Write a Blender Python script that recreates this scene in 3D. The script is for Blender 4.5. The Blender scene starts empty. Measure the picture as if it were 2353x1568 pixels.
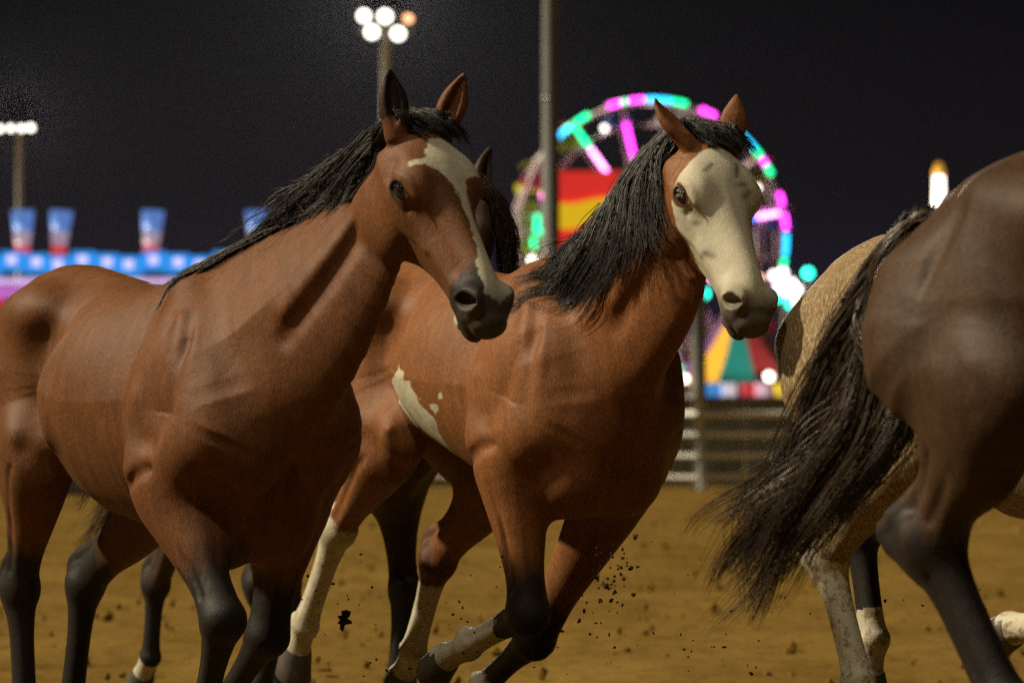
import bpy, bmesh, math, random
import numpy as np
from concurrent.futures import ThreadPoolExecutor
from mathutils import Vector, Matrix

R = math.radians
sc = bpy.context.scene
COL = sc.collection

# ------------------------------------------------------------------ camera, sky, light, exposure
CAM_H = 1.08
HAZE = .000012          # density of the dusty air
cam_d = bpy.data.cameras.new('camera')
cam = bpy.data.objects.new('camera', cam_d)
COL.objects.link(cam)
cam.location = (0, 0, CAM_H)
cam.rotation_euler = (R(90), 0, 0)
cam_d.sensor_width = 36.0
cam_d.lens = 8500.0 / 2352.0 * 36.0
cam_d.shift_y = (970 - 784) / 2352.0
cam_d.clip_end = 3000
cam_d.dof.use_dof = True
cam_d.dof.focus_distance = 10.0
cam_d.dof.aperture_fstop = 4.2
sc.camera = cam

world = bpy.data.worlds.new('World')
sc.world = world
world.use_nodes = True
wn, wl = world.node_tree.nodes, world.node_tree.links
wn.clear()
w_out = wn.new('ShaderNodeOutputWorld')
w_bg = wn.new('ShaderNodeBackground')
w_geo = wn.new('ShaderNodeTexCoord')
w_sep = wn.new('ShaderNodeSeparateXYZ')
w_ramp = wn.new('ShaderNodeValToRGB')
wl.new(w_geo.outputs['Generated'], w_sep.inputs[0])
wl.new(w_sep.outputs['Z'], w_ramp.inputs[0])
cr = w_ramp.color_ramp
cr.elements[0].position = 0.0
cr.elements[0].color = (0.0150, 0.0095, 0.0220, 1)
cr.elements[1].position = 0.16
cr.elements[1].color = (0.0006, 0.0006, 0.0007, 1)
e = cr.elements.new(0.06)
e.color = (0.0058, 0.0048, 0.0062, 1)
wl.new(w_ramp.outputs[0], w_bg.inputs['Color'])
w_bg.inputs['Strength'].default_value = 1.0
wl.new(w_bg.outputs[0], w_out.inputs[0])

# floodlight key: a tall bank of arena lamps off to the left, level with the horses
KEY_DIR = Vector((-0.75, -0.01, 0.66)).normalized()      # direction from the horses to the lamps
sun_d = bpy.data.lights.new('arena_key', 'SUN')
sun_d.energy = 4.7
sun_d.angle = R(2.5)
sun_d.color = (1.0, 0.86, 0.62)
sun = bpy.data.objects.new('arena_key', sun_d)
COL.objects.link(sun)
sun.rotation_euler = KEY_DIR.to_track_quat('Z', 'Y').to_euler()
sun.location = (-20, -15, 20)

# second floodlight, unseen: beam and mast added high at front left for the faces
mast_d = bpy.data.lights.new('added_front_beam', 'SPOT')
mast_d.energy = 7000
mast_d.color = (1.0, 0.90, 0.70)
mast_d.spot_size = R(115)
mast_d.spot_blend = .7
mast_d.shadow_soft_size = .5
mast = bpy.data.objects.new('added_front_beam', mast_d)
COL.objects.link(mast)
mast.location = (-5.0, 1.0, 18.2)
mast.rotation_euler = (Vector(mast.location) - Vector((0, 11, .5))).to_track_quat('Z', 'Y').to_euler()

sc.view_settings.view_transform = 'Standard'
sc.view_settings.look = 'None'
sc.view_settings.exposure = 0.42
sc.view_settings.gamma = 1.0
sc.cycles.use_denoising = False
sc.cycles.max_bounces = 6
sc.cycles.sample_clamp_indirect = 3.0
sc.cycles.sample_clamp_direct = 3.0

# ------------------------------------------------------------------ helpers
def tag(o, label=None, cat=None, group=None, kind=None):
    if label: o['label'] = label
    if cat: o['category'] = cat
    if group: o['group'] = group
    if kind: o['kind'] = kind
    return o

def empty(name, loc=(0, 0, 0), rz=0.0, s=1.0):
    o = bpy.data.objects.new(name, None)
    COL.objects.link(o)
    o.location = loc
    o.rotation_euler = (0, 0, rz)
    o.scale = (s, s, s)
    o.empty_display_size = 0.2
    return o

def mesh_obj(name, V, F, mat, parent=None, smooth=True):
    me = bpy.data.meshes.new(name)
    me.from_pydata(V, [], F)
    if smooth:
        me.shade_smooth()
    me.materials.append(mat)
    o = bpy.data.objects.new(name, me)
    COL.objects.link(o)
    if parent: o.parent = parent
    return o

def np_mesh(name, V, F, mat, parent=None):
    """fast mesh from numpy arrays; F is (n,3) or (n,4)"""
    me = bpy.data.meshes.new(name)
    V = np.ascontiguousarray(V, np.float32)
    F = np.ascontiguousarray(F, np.int32)
    k = F.shape[1]
    me.vertices.add(len(V)); me.vertices.foreach_set('co', V.ravel())
    me.loops.add(F.size); me.loops.foreach_set('vertex_index', F.ravel())
    me.polygons.add(len(F))
    me.polygons.foreach_set('loop_start', np.arange(0, F.size, k, dtype=np.int32))
    me.polygons.foreach_set('loop_total', np.full(len(F), k, np.int32))
    me.update(calc_edges=True)
    me.shade_smooth()
    me.materials.append(mat)
    o = bpy.data.objects.new(name, me)
    COL.objects.link(o)
    if parent: o.parent = parent
    return o

class MB:
    """collects boxes / tubes / lofts into one mesh"""
    def __init__(self): self.V = []; self.F = []
    def box(self, c, s, rz=0.0, M=None):
        n = len(self.V)
        for dx in (-.5, .5):
            for dy in (-.5, .5):
                for dz in (-.5, .5):
                    p = Vector((dx * s[0], dy * s[1], dz * s[2]))
                    if rz: p = Matrix.Rotation(rz, 3, 'Z') @ p
                    if M: p = M @ p
                    self.V.append(p + Vector(c))
        for f in ((0, 1, 3, 2), (4, 6, 7, 5), (0, 4, 5, 1), (2, 3, 7, 6), (0, 2, 6, 4), (1, 5, 7, 3)):
            self.F.append([n + i for i in f])
        return self
    def tube(self, pts, rad, sides=8, cap=True):
        pts = [Vector(p) for p in pts]
        if not hasattr(rad, '__len__'): rad = [rad] * len(pts)
        n0 = len(self.V)
        ref = None
        for i, p in enumerate(pts):
            t = (pts[min(i + 1, len(pts) - 1)] - pts[max(i - 1, 0)]).normalized()
            if ref is None:
                ref = Vector((0, 0, 1)) if abs(t.z) < .9 else Vector((1, 0, 0))
            a = t.cross(ref).normalized(); b = t.cross(a)
            for k in range(sides):
                w = 2 * math.pi * k / sides
                self.V.append(p + (a * math.cos(w) + b * math.sin(w)) * rad[i])
        for i in range(len(pts) - 1):
            for k in range(sides):
                k2 = (k + 1) % sides
                self.F.append([n0 + i * sides + k, n0 + i * sides + k2, n0 + (i + 1) * sides + k2, n0 + (i + 1) * sides + k])
        if cap:
            self.F.append([n0 + k for k in range(sides)])
            m = n0 + (len(pts) - 1) * sides
            self.F.append([m + k for k in reversed(range(sides))])
        return self
    def ball(self, c, r, seg=12, ring=8):
        if not hasattr(r, '__len__'): r = (r, r, r)
        n0 = len(self.V)
        for i in range(ring + 1):
            th = math.pi * i / ring
            for k in range(seg):
                ph = 2 * math.pi * k / seg
                self.V.append(Vector((c[0] + r[0] * math.sin(th) * math.cos(ph), c[1] + r[1] * math.sin(th) * math.sin(ph), c[2] + r[2] * math.cos(th))))
        for i in range(ring):
            for k in range(seg):
                k2 = (k + 1) % seg
                self.F.append([n0 + i * seg + k, n0 + (i + 1) * seg + k, n0 + (i + 1) * seg + k2, n0 + i * seg + k2])
        return self
    def poly(self, pts):
        n0 = len(self.V)
        self.V += [Vector(p) for p in pts]
        self.F.append(list(range(n0, n0 + len(pts))))
        return self
    def build(self, name, mat, parent=None, smooth=False):
        return mesh_obj(name, [tuple(v) for v in self.V], self.F, mat, parent, smooth)

# ------------------------------------------------------------------ materials
def new_mat(name):
    m = bpy.data.materials.new(name)
    m.use_nodes = True
    nt = m.node_tree
    return m, nt.nodes, nt.links, nt.nodes['Principled BSDF']

def plain(name, col, rough=.6, metal=0.0, noise=.25, scale=8.0, spec=.4):
    m, n, l, b = new_mat(name)
    tc = n.new('ShaderNodeTexCoord'); nz = n.new('ShaderNodeTexNoise')
    nz.inputs['Scale'].default_value = scale; nz.inputs['Detail'].default_value = 4
    l.new(tc.outputs['Object'], nz.inputs['Vector'])
    mx = n.new('ShaderNodeMix'); mx.data_type = 'RGBA'
    mx.inputs[6].default_value = tuple(c * (1 - noise) for c in col) + (1,)
    mx.inputs[7].default_value = tuple(min(1, c * (1 + noise)) for c in col) + (1,)
    l.new(nz.outputs['Fac'], mx.inputs[0]); l.new(mx.outputs[2], b.inputs['Base Color'])
    b.inputs['Roughness'].default_value = rough
    b.inputs['Metallic'].default_value = metal
    b.inputs['Specular IOR Level'].default_value = spec
    return m

def glow(name, col, strength, base=None):
    m, n, l, b = new_mat(name)
    b.inputs['Base Color'].default_value = tuple(base or col) + (1,)
    b.inputs['Emission Color'].default_value = tuple(col) + (1,)
    b.inputs['Emission Strength'].default_value = strength
    b.inputs['Roughness'].default_value = .4
    return m

def coat(name, c0, c1, dark, white=(.44, .405, .295), rough=.54, roan=0.0, mud=0.0, sheen=.02):
    """short horse hair: two-tone ground colour, dark points, white markings (vertex masks), fine hair relief"""
    m, n, l, b = new_mat(name)
    tc = n.new('ShaderNodeTexCoord')
    def noise(scale, detail=4, vec=None, rgh=.55):
        z = n.new('ShaderNodeTexNoise'); z.inputs['Scale'].default_value = scale
        z.inputs['Detail'].default_value = detail; z.inputs['Roughness'].default_value = rgh
        l.new(vec or tc.outputs['Object'], z.inputs['Vector']); return z.outputs['Fac']
    def ramp(src, a, bb, ca=(0, 0, 0, 1), cb=(1, 1, 1, 1)):
        r = n.new('ShaderNodeValToRGB'); r.color_ramp.elements[0].position = a; r.color_ramp.elements[1].position = bb
        r.color_ramp.elements[0].color = ca; r.color_ramp.elements[1].color = cb
        l.new(src, r.inputs[0]); return r.outputs[0]
    def mix(fac, a, bb):
        x = n.new('ShaderNodeMix'); x.data_type = 'RGBA'
        if isinstance(fac, float): x.inputs[0].default_value = fac
        else: l.new(fac, x.inputs[0])
        for i, s in ((6, a), (7, bb)):
            if isinstance(s, tuple): x.inputs[i].default_value = s + (1,)
            else: l.new(s, x.inputs[i])
        return x.outputs[2]
    def attr(nm):
        a = n.new('ShaderNodeAttribute'); a.attribute_name = nm; return a.outputs['Fac']
    def mth(op, a, bb):
        x = n.new('ShaderNodeMath'); x.operation = op
        for i, s in ((0, a), (1, bb)):
            if isinstance(s, (int, float)): x.inputs[i].default_value = s
            else: l.new(s, x.inputs[i])
        return x.outputs[0]
    st = n.new('ShaderNodeMapping'); l.new(tc.outputs['Object'], st.inputs['Vector'])
    st.inputs['Rotation'].default_value = (0, R(-25), 0)
    st.inputs['Scale'].default_value = (1, 1, .28)
    hairn = noise(260, 3, st.outputs[0], .7)
    big = noise(5.0, 5)
    ground = mix(ramp(big, .3, .7), c0, c1)
    ground = mix(mth('MULTIPLY', ramp(hairn, .38, .70), .62), ground, tuple(min(1, x * 1.9) for x in c1))
    grainy = noise(330, 3, None, .8)
    ground = mix(mth('MULTIPLY', ramp(grainy, .36, .56), .62), ground, tuple(x * .34 for x in c0))
    streak = n.new('ShaderNodeMapping'); l.new(tc.outputs['Object'], streak.inputs['Vector'])
    streak.inputs['Rotation'].default_value = (0, R(-20), 0); streak.inputs['Scale'].default_value = (1, 1, .12)
    ground = mix(mth('MULTIPLY', ramp(noise(34, 5, streak.outputs[0]), .42, .64), .38), ground, tuple(x * .55 for x in c0))
    if roan:
        ground = mix(mth('MULTIPLY', ramp(noise(170, 4, st.outputs[0], .8), .48, .62), roan), ground, tuple(white))
    dk = mth('ADD', attr('dark'), mth('MULTIPLY', mth('SUBTRACT', noise(40, 6, streak.outputs[0]), .5), .8))
    ground = mix(ramp(dk, .30, .72), ground, dark)
    wt = mth('ADD', attr('white'), mth('ADD', mth('MULTIPLY', mth('SUBTRACT', noise(55, 5), .5), .06), mth('MULTIPLY', mth('SUBTRACT', noise(11, 4), .5), .07)))
    wcol = mix(ramp(noise(22, 6), .35, .75), tuple(x * .8 for x in white), white)
    wcol = mix(mth('MULTIPLY', ramp(hairn, .3, .7), .35), wcol, tuple(x * .68 for x in white))
    if mud:
        wcol = mix(mth('MULTIPLY', ramp(noise(26, 7, None, .7), .50, .58), mth('MULTIPLY', attr('mud'), mud)), wcol, (.16, .105, .055))
    col = mix(ramp(wt, .494, .512), ground, wcol)
    l.new(mix(attr('skin'), col, (.070, .056, .044)), b.inputs['Base Color'])
    rr = n.new('ShaderNodeMapRange'); l.new(hairn, rr.inputs[0])
    rr.inputs[3].default_value = rough - .1; rr.inputs[4].default_value = rough + .16
    l.new(rr.outputs[0], b.inputs['Roughness'])
    b.inputs['Specular IOR Level'].default_value = .19
    b.inputs['Sheen Weight'].default_value = sheen
    b.inputs['Sheen Roughness'].default_value = .5
    b.inputs['Sheen Tint'].default_value = (1, .72, .42, 1)
    bp = n.new('ShaderNodeBump'); bp.inputs['Strength'].default_value = .35; bp.inputs['Distance'].default_value = .004
    l.new(hairn, bp.inputs['Height'])
    bp2 = n.new('ShaderNodeBump'); bp2.inputs['Strength'].default_value = .12; bp2.inputs['Distance'].default_value = .02
    l.new(noise(16, 4), bp2.inputs['Height']); l.new(bp2.outputs[0], bp.inputs['Normal'])
    l.new(bp.outputs[0], b.inputs['Normal'])
    return m

def hair_mat(name, c0, c1, rough=.5):
    m, n, l, b = new_mat(name)
    at = n.new('ShaderNodeAttribute'); at.attribute_name = 'tone'
    mx = n.new('ShaderNodeMix'); mx.data_type = 'RGBA'
    mx.inputs[6].default_value = c0 + (1,); mx.inputs[7].default_value = c1 + (1,)
    l.new(at.outputs['Fac'], mx.inputs[0]); l.new(mx.outputs[2], b.inputs['Base Color'])
    b.inputs['Roughness'].default_value = rough
    b.inputs['Specular IOR Level'].default_value = .35
    return m

# ------------------------------------------------------------------ implicit-surface sculpting of the horses
def catmull(C, per=4):
    C = np.asarray(C, np.float64)
    Pm = np.vstack([2 * C[0] - C[1], C, 2 * C[-1] - C[-2]])
    out = []
    for i in range(1, len(Pm) - 2):
        p0, p1, p2, p3 = Pm[i - 1], Pm[i], Pm[i + 1], Pm[i + 2]
        for t in np.arange(per) / per:
            out.append(.5 * ((2 * p1) + (-p0 + p2) * t + (2 * p0 - 5 * p1 + 4 * p2 - p3) * t * t + (-p0 + 3 * p1 - 3 * p2 + p3) * t ** 3))
    out.append(Pm[-2])
    return np.array(out)

POOL = ThreadPoolExecutor(4)

class Sculpt:
    gain = 1.0
    def __init__(self): self.ops = []
    def _bb(self, lo, hi, fn, kind, k):
        self.ops.append((np.array(lo, np.float32), np.array(hi, np.float32), fn, kind, k))
    def sweep(self, pts, w, hu, hd=None, side=(0, 1, 0), k=.04, tu=0.0, td=0.0, per=3, sub=False, n=2.0):
        """tube of elliptic sections: w half width along `side`, hu / hd half heights above and below the spine"""
        N = len(pts)
        f = lambda x: np.full(N, x, float) if np.isscalar(x) else np.array(x, float)
        w = f(w); hu = f(hu); hd = hu if hd is None else f(hd); tu = f(tu); td = f(td)
        side = np.array(side, float)
        if side.ndim == 1: side = np.tile(side, (N, 1))
        D = catmull(np.column_stack([np.array(pts, float), w, hu, hd, tu, td, side]), per)
        Pp = D[:, :3]; W = np.maximum(D[:, 3], .002); HU = np.maximum(D[:, 4], .002); HD = np.maximum(D[:, 5], .002)
        TU = D[:, 6]; TD = D[:, 7]; S = D[:, 8:11]
        T = Pp[1:] - Pp[:-1]; L = np.linalg.norm(T, axis=1); T = T / L[:, None]
        mx = max(W.max(), HU.max(), HD.max())
        TV = np.vstack([T[:1], T[:-1] + T[1:], T[-1:]])          # tangents at the samples
        TV /= np.linalg.norm(TV, axis=1)[:, None]
        Pf = Pp.astype(np.float32); Tf = T.astype(np.float32); Lf = L.astype(np.float32)
        TAB = np.column_stack([Pp, TV, S, W, HU, HD, TU, TD]).astype(np.float32)
        last = len(T) - 1
        def fn(p):
            best = np.full(len(p), 1e9, np.float32); tau = np.zeros(len(p), np.float32)
            for i in range(len(T)):
                q = p - Pf[i]
                qt = q @ Tf[i]
                al = np.clip(qt, 0, Lf[i])
                d2 = np.einsum('ij,ij->i', q, q) - al * (2 * qt - al)
                m = d2 < best
                best = np.where(m, d2, best); tau = np.where(m, i + al / Lf[i], tau)
            i = np.minimum(tau.astype(np.int32), last); x = (tau - i)[:, None]
            D_ = TAB[i] * (1 - x) + TAB[i + 1] * x
            t_ = D_[:, 3:6]; t_ = t_ / np.sqrt(np.einsum('ij,ij->i', t_, t_))[:, None]
            s_ = D_[:, 6:9]; s_ = s_ - t_ * np.einsum('ij,ij->i', s_, t_)[:, None]
            s_ = s_ / np.sqrt(np.einsum('ij,ij->i', s_, s_))[:, None]
            u_ = np.cross(t_, s_)
            v = p - D_[:, :3]
            s = np.einsum('ij,ij->i', v, s_); u = np.einsum('ij,ij->i', v, u_)
            lo = np.where((tau <= 0) | (tau >= last + 1), np.einsum('ij,ij->i', v, t_), 0)
            ww = D_[:, 9]; hh = np.where(u > 0, D_[:, 10], D_[:, 11]); tp = np.where(u > 0, D_[:, 12], D_[:, 13])
            un = u / hh
            ws = ww * (1 - tp * np.clip(np.abs(un), 0, 1.2))
            cap = np.minimum(ww, hh) * .9
            if n == 2.0:
                r = np.sqrt((s / ws) ** 2 + un ** 2 + (lo / cap) ** 2) + 1e-4
            else:
                r = (np.abs(s / ws) ** n + np.abs(un) ** n + np.abs(lo / cap) ** n) ** (1 / n) + 1e-4
            d = np.sqrt(s * s + u * u + lo * lo) * (1 - 1 / r)
            return np.where(r < .05, -np.minimum(ww, hh), d).astype(np.float32)
        m = mx + k + .05
        self._bb(Pp.min(0) - m, Pp.max(0) + m, fn, 'sub' if sub else 'add', k)
    def ell(self, c, r, axes=None, k=.03, sub=False):
        c = np.array(c, np.float32); r = np.array(r, np.float32)
        A = np.eye(3, dtype=np.float32) if axes is None else np.array(axes, np.float32)
        def fn(p):
            q = (p - c) @ A.T
            rr = np.sqrt(((q / r) ** 2).sum(1)) + 1e-4
            ln = np.sqrt((q * q).sum(1))
            return np.where(rr < .05, -r.min(), ln * (1 - 1 / rr)).astype(np.float32)
        m = r.max() + k + .05
        self._bb(c - m, c + m, fn, 'sub' if sub else 'add', k)
    def stroke(self, pts, amp, r):
        """sculpting stroke: raise (amp>0) or groove (amp<0) the surface along a polyline"""
        Pp = catmull(pts, 3) if len(pts) > 2 else np.array(pts, float)
        Pp = Pp.astype(np.float32); amp = amp * self.gain
        def fn(p):
            best = np.full(len(p), 1e3, np.float32)
            for a, b in zip(Pp[:-1], Pp[1:]):
                ab = b - a; q = p - a
                t = np.clip((q @ ab) / (ab @ ab), 0, 1)
                v = q - t[:, None] * ab
                best = np.minimum(best, (v * v).sum(1))
            return -amp * np.exp(-best / (r * r))
        m = 2.4 * r
        self._bb(Pp.min(0) - m, Pp.max(0) + m, fn, 'disp', 0)
    def eval(self, p):
        p = np.ascontiguousarray(p, np.float32)
        if len(p) > 40000:
            return np.concatenate(list(POOL.map(self.eval, [p[i:i + 40000] for i in range(0, len(p), 40000)])))
        d = np.full(len(p), .5, np.float32)
        for lo, hi, fn, kind, k in self.ops:
            idx = np.nonzero(((p > lo) & (p < hi)).all(1))[0]
            if not len(idx): continue
            v = fn(p[idx]); a = d[idx]
            if kind == 'add':
                h = np.clip(.5 + .5 * (v - a) / k, 0, 1)
                d[idx] = v + (a - v) * h - k * h * (1 - h)
            elif kind == 'sub':
                v = -v
                h = np.clip(.5 - .5 * (v - a) / k, 0, 1)
                d[idx] = v + (a - v) * h + k * h * (1 - h)
            else:
                d[idx] = a + v
        return d
    def grad(self, p, e=.004):
        g = np.zeros_like(p)
        for i in range(3):
            o = np.zeros(3, np.float32); o[i] = e
            g[:, i] = self.eval(p + o) - self.eval(p - o)
        return g / (np.linalg.norm(g, axis=1)[:, None] + 1e-9)
    def mesh(self, h):
        """adaptive octree sampling and surface nets"""
        adds = [o for o in self.ops if o[3] == 'add']
        lo = np.min([o[0] for o in adds], 0) ; hi = np.max([o[1] for o in adds], 0)
        lev = 3
        H = h * 2 ** lev
        n = np.ceil((hi - lo) / H).astype(int) + 1
        cells = np.stack(np.meshgrid(*[np.arange(x) for x in n], indexing='ij'), -1).reshape(-1, 3)
        corner = np.array([[i, j, k] for i in (0, 1) for j in (0, 1) for k in (0, 1)])
        for L in range(lev, -1, -1):
            H = h * 2 ** L
            dim = n * 2 ** (lev - L) + 1
            cc = cells[:, None, :] + corner[None]
            lin = (cc[..., 0] * dim[1] + cc[..., 1]) * dim[2] + cc[..., 2]
            uq, inv = np.unique(lin, return_inverse=True)
            P = np.stack([uq // (dim[1] * dim[2]), (uq // dim[2]) % dim[1], uq % dim[2]], -1) * H + lo
            val = self.eval(P)
            cv = val[inv.reshape(lin.shape)]
            if L:
                keep = (np.abs(cv).min(1) < H * 1.1) | ((cv.min(1) < 0) & (cv.max(1) > 0))
                cells = (cells[keep][:, None, :] * 2 + corner[None]).reshape(-1, 3)
            else:
                keep = (cv.min(1) < 0) & (cv.max(1) >= 0)
                cells = cells[keep]; cv = cv[keep]
        edges = [(0, 4), (1, 5), (2, 6), (3, 7), (0, 2), (1, 3), (4, 6), (5, 7), (0, 1), (2, 3), (4, 5), (6, 7)]
        acc = np.zeros((len(cells), 3)); cnt = np.zeros(len(cells))
        for a, b in edges:
            va, vb = cv[:, a], cv[:, b]
            m = (va < 0) != (vb < 0)
            t = np.where(m, va / np.where(m, va - vb, 1), 0)
            acc += np.where(m[:, None], corner[a] + t[:, None] * (corner[b] - corner[a]), 0); cnt += m
        V = (cells + acc / cnt[:, None]) * h + lo
        lin = (cells[:, 0] * dim[1] + cells[:, 1]) * dim[2] + cells[:, 2]
        order = np.argsort(lin); slin = lin[order]
        def look(c):
            q = (c[:, 0] * dim[1] + c[:, 1]) * dim[2] + c[:, 2]
            i = np.clip(np.searchsorted(slin, q), 0, len(slin) - 1)
            return np.where(slin[i] == q, order[i], -1)
        Fs = []
        for ax, ci in ((0, 4), (1, 2), (2, 1)):
            m = (cv[:, 0] < 0) != (cv[:, ci] < 0)
            c = cells[m]; b, d = [(1, 2), (2, 0), (0, 1)][ax]
            eb = np.zeros(3, int); eb[b] = 1; ed = np.zeros(3, int); ed[d] = 1
            q = np.stack([look(c), look(c - eb), look(c - eb - ed), look(c - ed)], 1)
            flip = cv[m][:, 0] < 0
            q = np.where(flip[:, None], q, q[:, ::-1])
            Fs.append(q[(q >= 0).all(1)])
        return V, np.vstack(Fs)

def strands(name, guides, mat, parent, n=600, spread=(.004, .012), rad=.0011, seed=1, pts=16, wav=.006, sculpt=None, clump=.55, lenvar=.35, nclump=None, lift=.004, frizz=.3):
    """hair as thin three-sided tapered tubes that follow neighbouring guide curves and gather in locks"""
    rg = np.random.default_rng(seed)
    G = []
    for g in guides:
        c = catmull(g, 8)
        s = np.concatenate([[0], np.cumsum(np.linalg.norm(np.diff(c, axis=0), axis=1))])
        G.append(np.stack([np.interp(np.linspace(0, s[-1], 40), s, c[:, i]) for i in range(3)], 1))
    G = np.array(G)
    ng = len(G)
    x = rg.random(n) * (ng - 1)
    nc = nclump or max(6, n // 22)
    cx = np.sort(rg.random(nc) * (ng - 1))
    near = np.abs(x[:, None] - cx[None]).argmin(1)
    near = np.where(rg.random(n) < .15, rg.integers(0, nc, n), near) if ng < 3 else near
    tt = np.linspace(0, 1, pts)
    L = 1 - lenvar * rg.random(n) ** 1.5
    Lc = 1 - .25 * rg.random(nc)
    def sample(xx, ln):
        i = np.clip(xx.astype(int), 0, ng - 2); f = xx - i
        u = tt[None] * ln[:, None] * 39
        j = np.clip(u.astype(int), 0, 38); g = u - j
        def gv(ii):
            a = G[ii[:, None], j]; b = G[ii[:, None], j + 1]
            return a + (b - a) * g[..., None]
        return gv(i) * (1 - f)[:, None, None] + gv(i + 1) * f[:, None, None]
    own = sample(x, L * Lc[near])
    cen = sample(cx[near], L * Lc[near])
    cofs = rg.normal(0, 1, (nc, 3)); ofs = rg.normal(0, 1, (n, 3))
    wgt = (clump * tt ** .8)[None, :, None]
    P = own * (1 - wgt) + cen * wgt
    sp = (spread[0] + (spread[1] - spread[0]) * tt)[None, :, None]
    P = P + sp * (cofs[near][:, None] * .8 + ofs[:, None] * (.75 - .45 * tt)[None, :, None])
    ph = rg.random((nc, 3)) * 6.28; fr = 3 + 5 * rg.random((nc, 3))
    P = P + wav * (tt[None, :, None] ** 1.2) * np.sin(ph[near][:, None] + fr[near][:, None] * tt[None, :, None])
    ph = rg.random((n, 3)) * 6.28; fr = 4 + 9 * rg.random((n, 3))
    P = P + frizz * wav * (tt[None, :, None]) * np.sin(ph[:, None] + fr[:, None] * tt[None, :, None])
    if sculpt is not None:
        for _ in range(3):
            q = P.reshape(-1, 3).astype(np.float32)
            d = sculpt.eval(q)
            lim = lift + .010 * np.repeat(rg.random(n), pts)
            lim[::pts] = -.004
            m = np.nonzero(d < lim)[0]
            if not len(m): break
            g = sculpt.grad(q[m])
            q[m] += g * (lim[m] - d[m])[:, None]
            P = q.reshape(n, pts, 3).astype(float)
    T = np.gradient(P, axis=1); T /= np.linalg.norm(T, axis=2)[..., None] + 1e-9
    ref = rg.normal(0, 1, (n, 1, 3))
    A = np.cross(T, ref); A /= np.linalg.norm(A, axis=2)[..., None] + 1e-9
    B = np.cross(T, A)
    rr = rad * (.7 + .6 * rg.random(n))[:, None] * (1.0 - .8 * tt ** 2.2)[None]
    ring = [P + rr[..., None] * (A * math.cos(w) + B * math.sin(w)) for w in (0, 2.094, 4.189)]
    V = np.stack(ring, 2).reshape(-1, 3)
    base = (np.arange(n) * pts * 3)[:, None, None] + (np.arange(pts - 1) * 3)[None, :, None]
    k = np.arange(3)[None, None]; k2 = (k + 1) % 3
    F = np.stack([base + k, base + k2, base + 3 + k2, base + 3 + k], -1).reshape(-1, 4)
    o = np_mesh(name, V, F, mat, parent)
    tone = np.clip(rg.random(nc)[near] * .6 + rg.random(n) * .4, 0, 1)
    a = o.data.attributes.new('tone', 'FLOAT', 'POINT')
    a.data.foreach_set('value', np.repeat(tone, pts * 3).astype(np.float32))
    return o

def smooth(a, b, x):
    t = np.clip((x - a) / (b - a), 0, 1); return t * t * (3 - 2 * t)

def unit(v):
    v = np.array(v, float); return v / np.linalg.norm(v)

EYE_M = plain('eye_dark', (.012, .008, .006), rough=.06, noise=.3, scale=40, spec=.8)
HOOF_M = plain('hoof_horn', (.055, .045, .035), rough=.55, noise=.5, scale=30)
LASH_M = plain('eyelash_pale', (.5, .46, .36), rough=.6, noise=.1)
LASH_D = plain('eyelash_dark', (.02, .017, .015), rough=.6, noise=.1)

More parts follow.
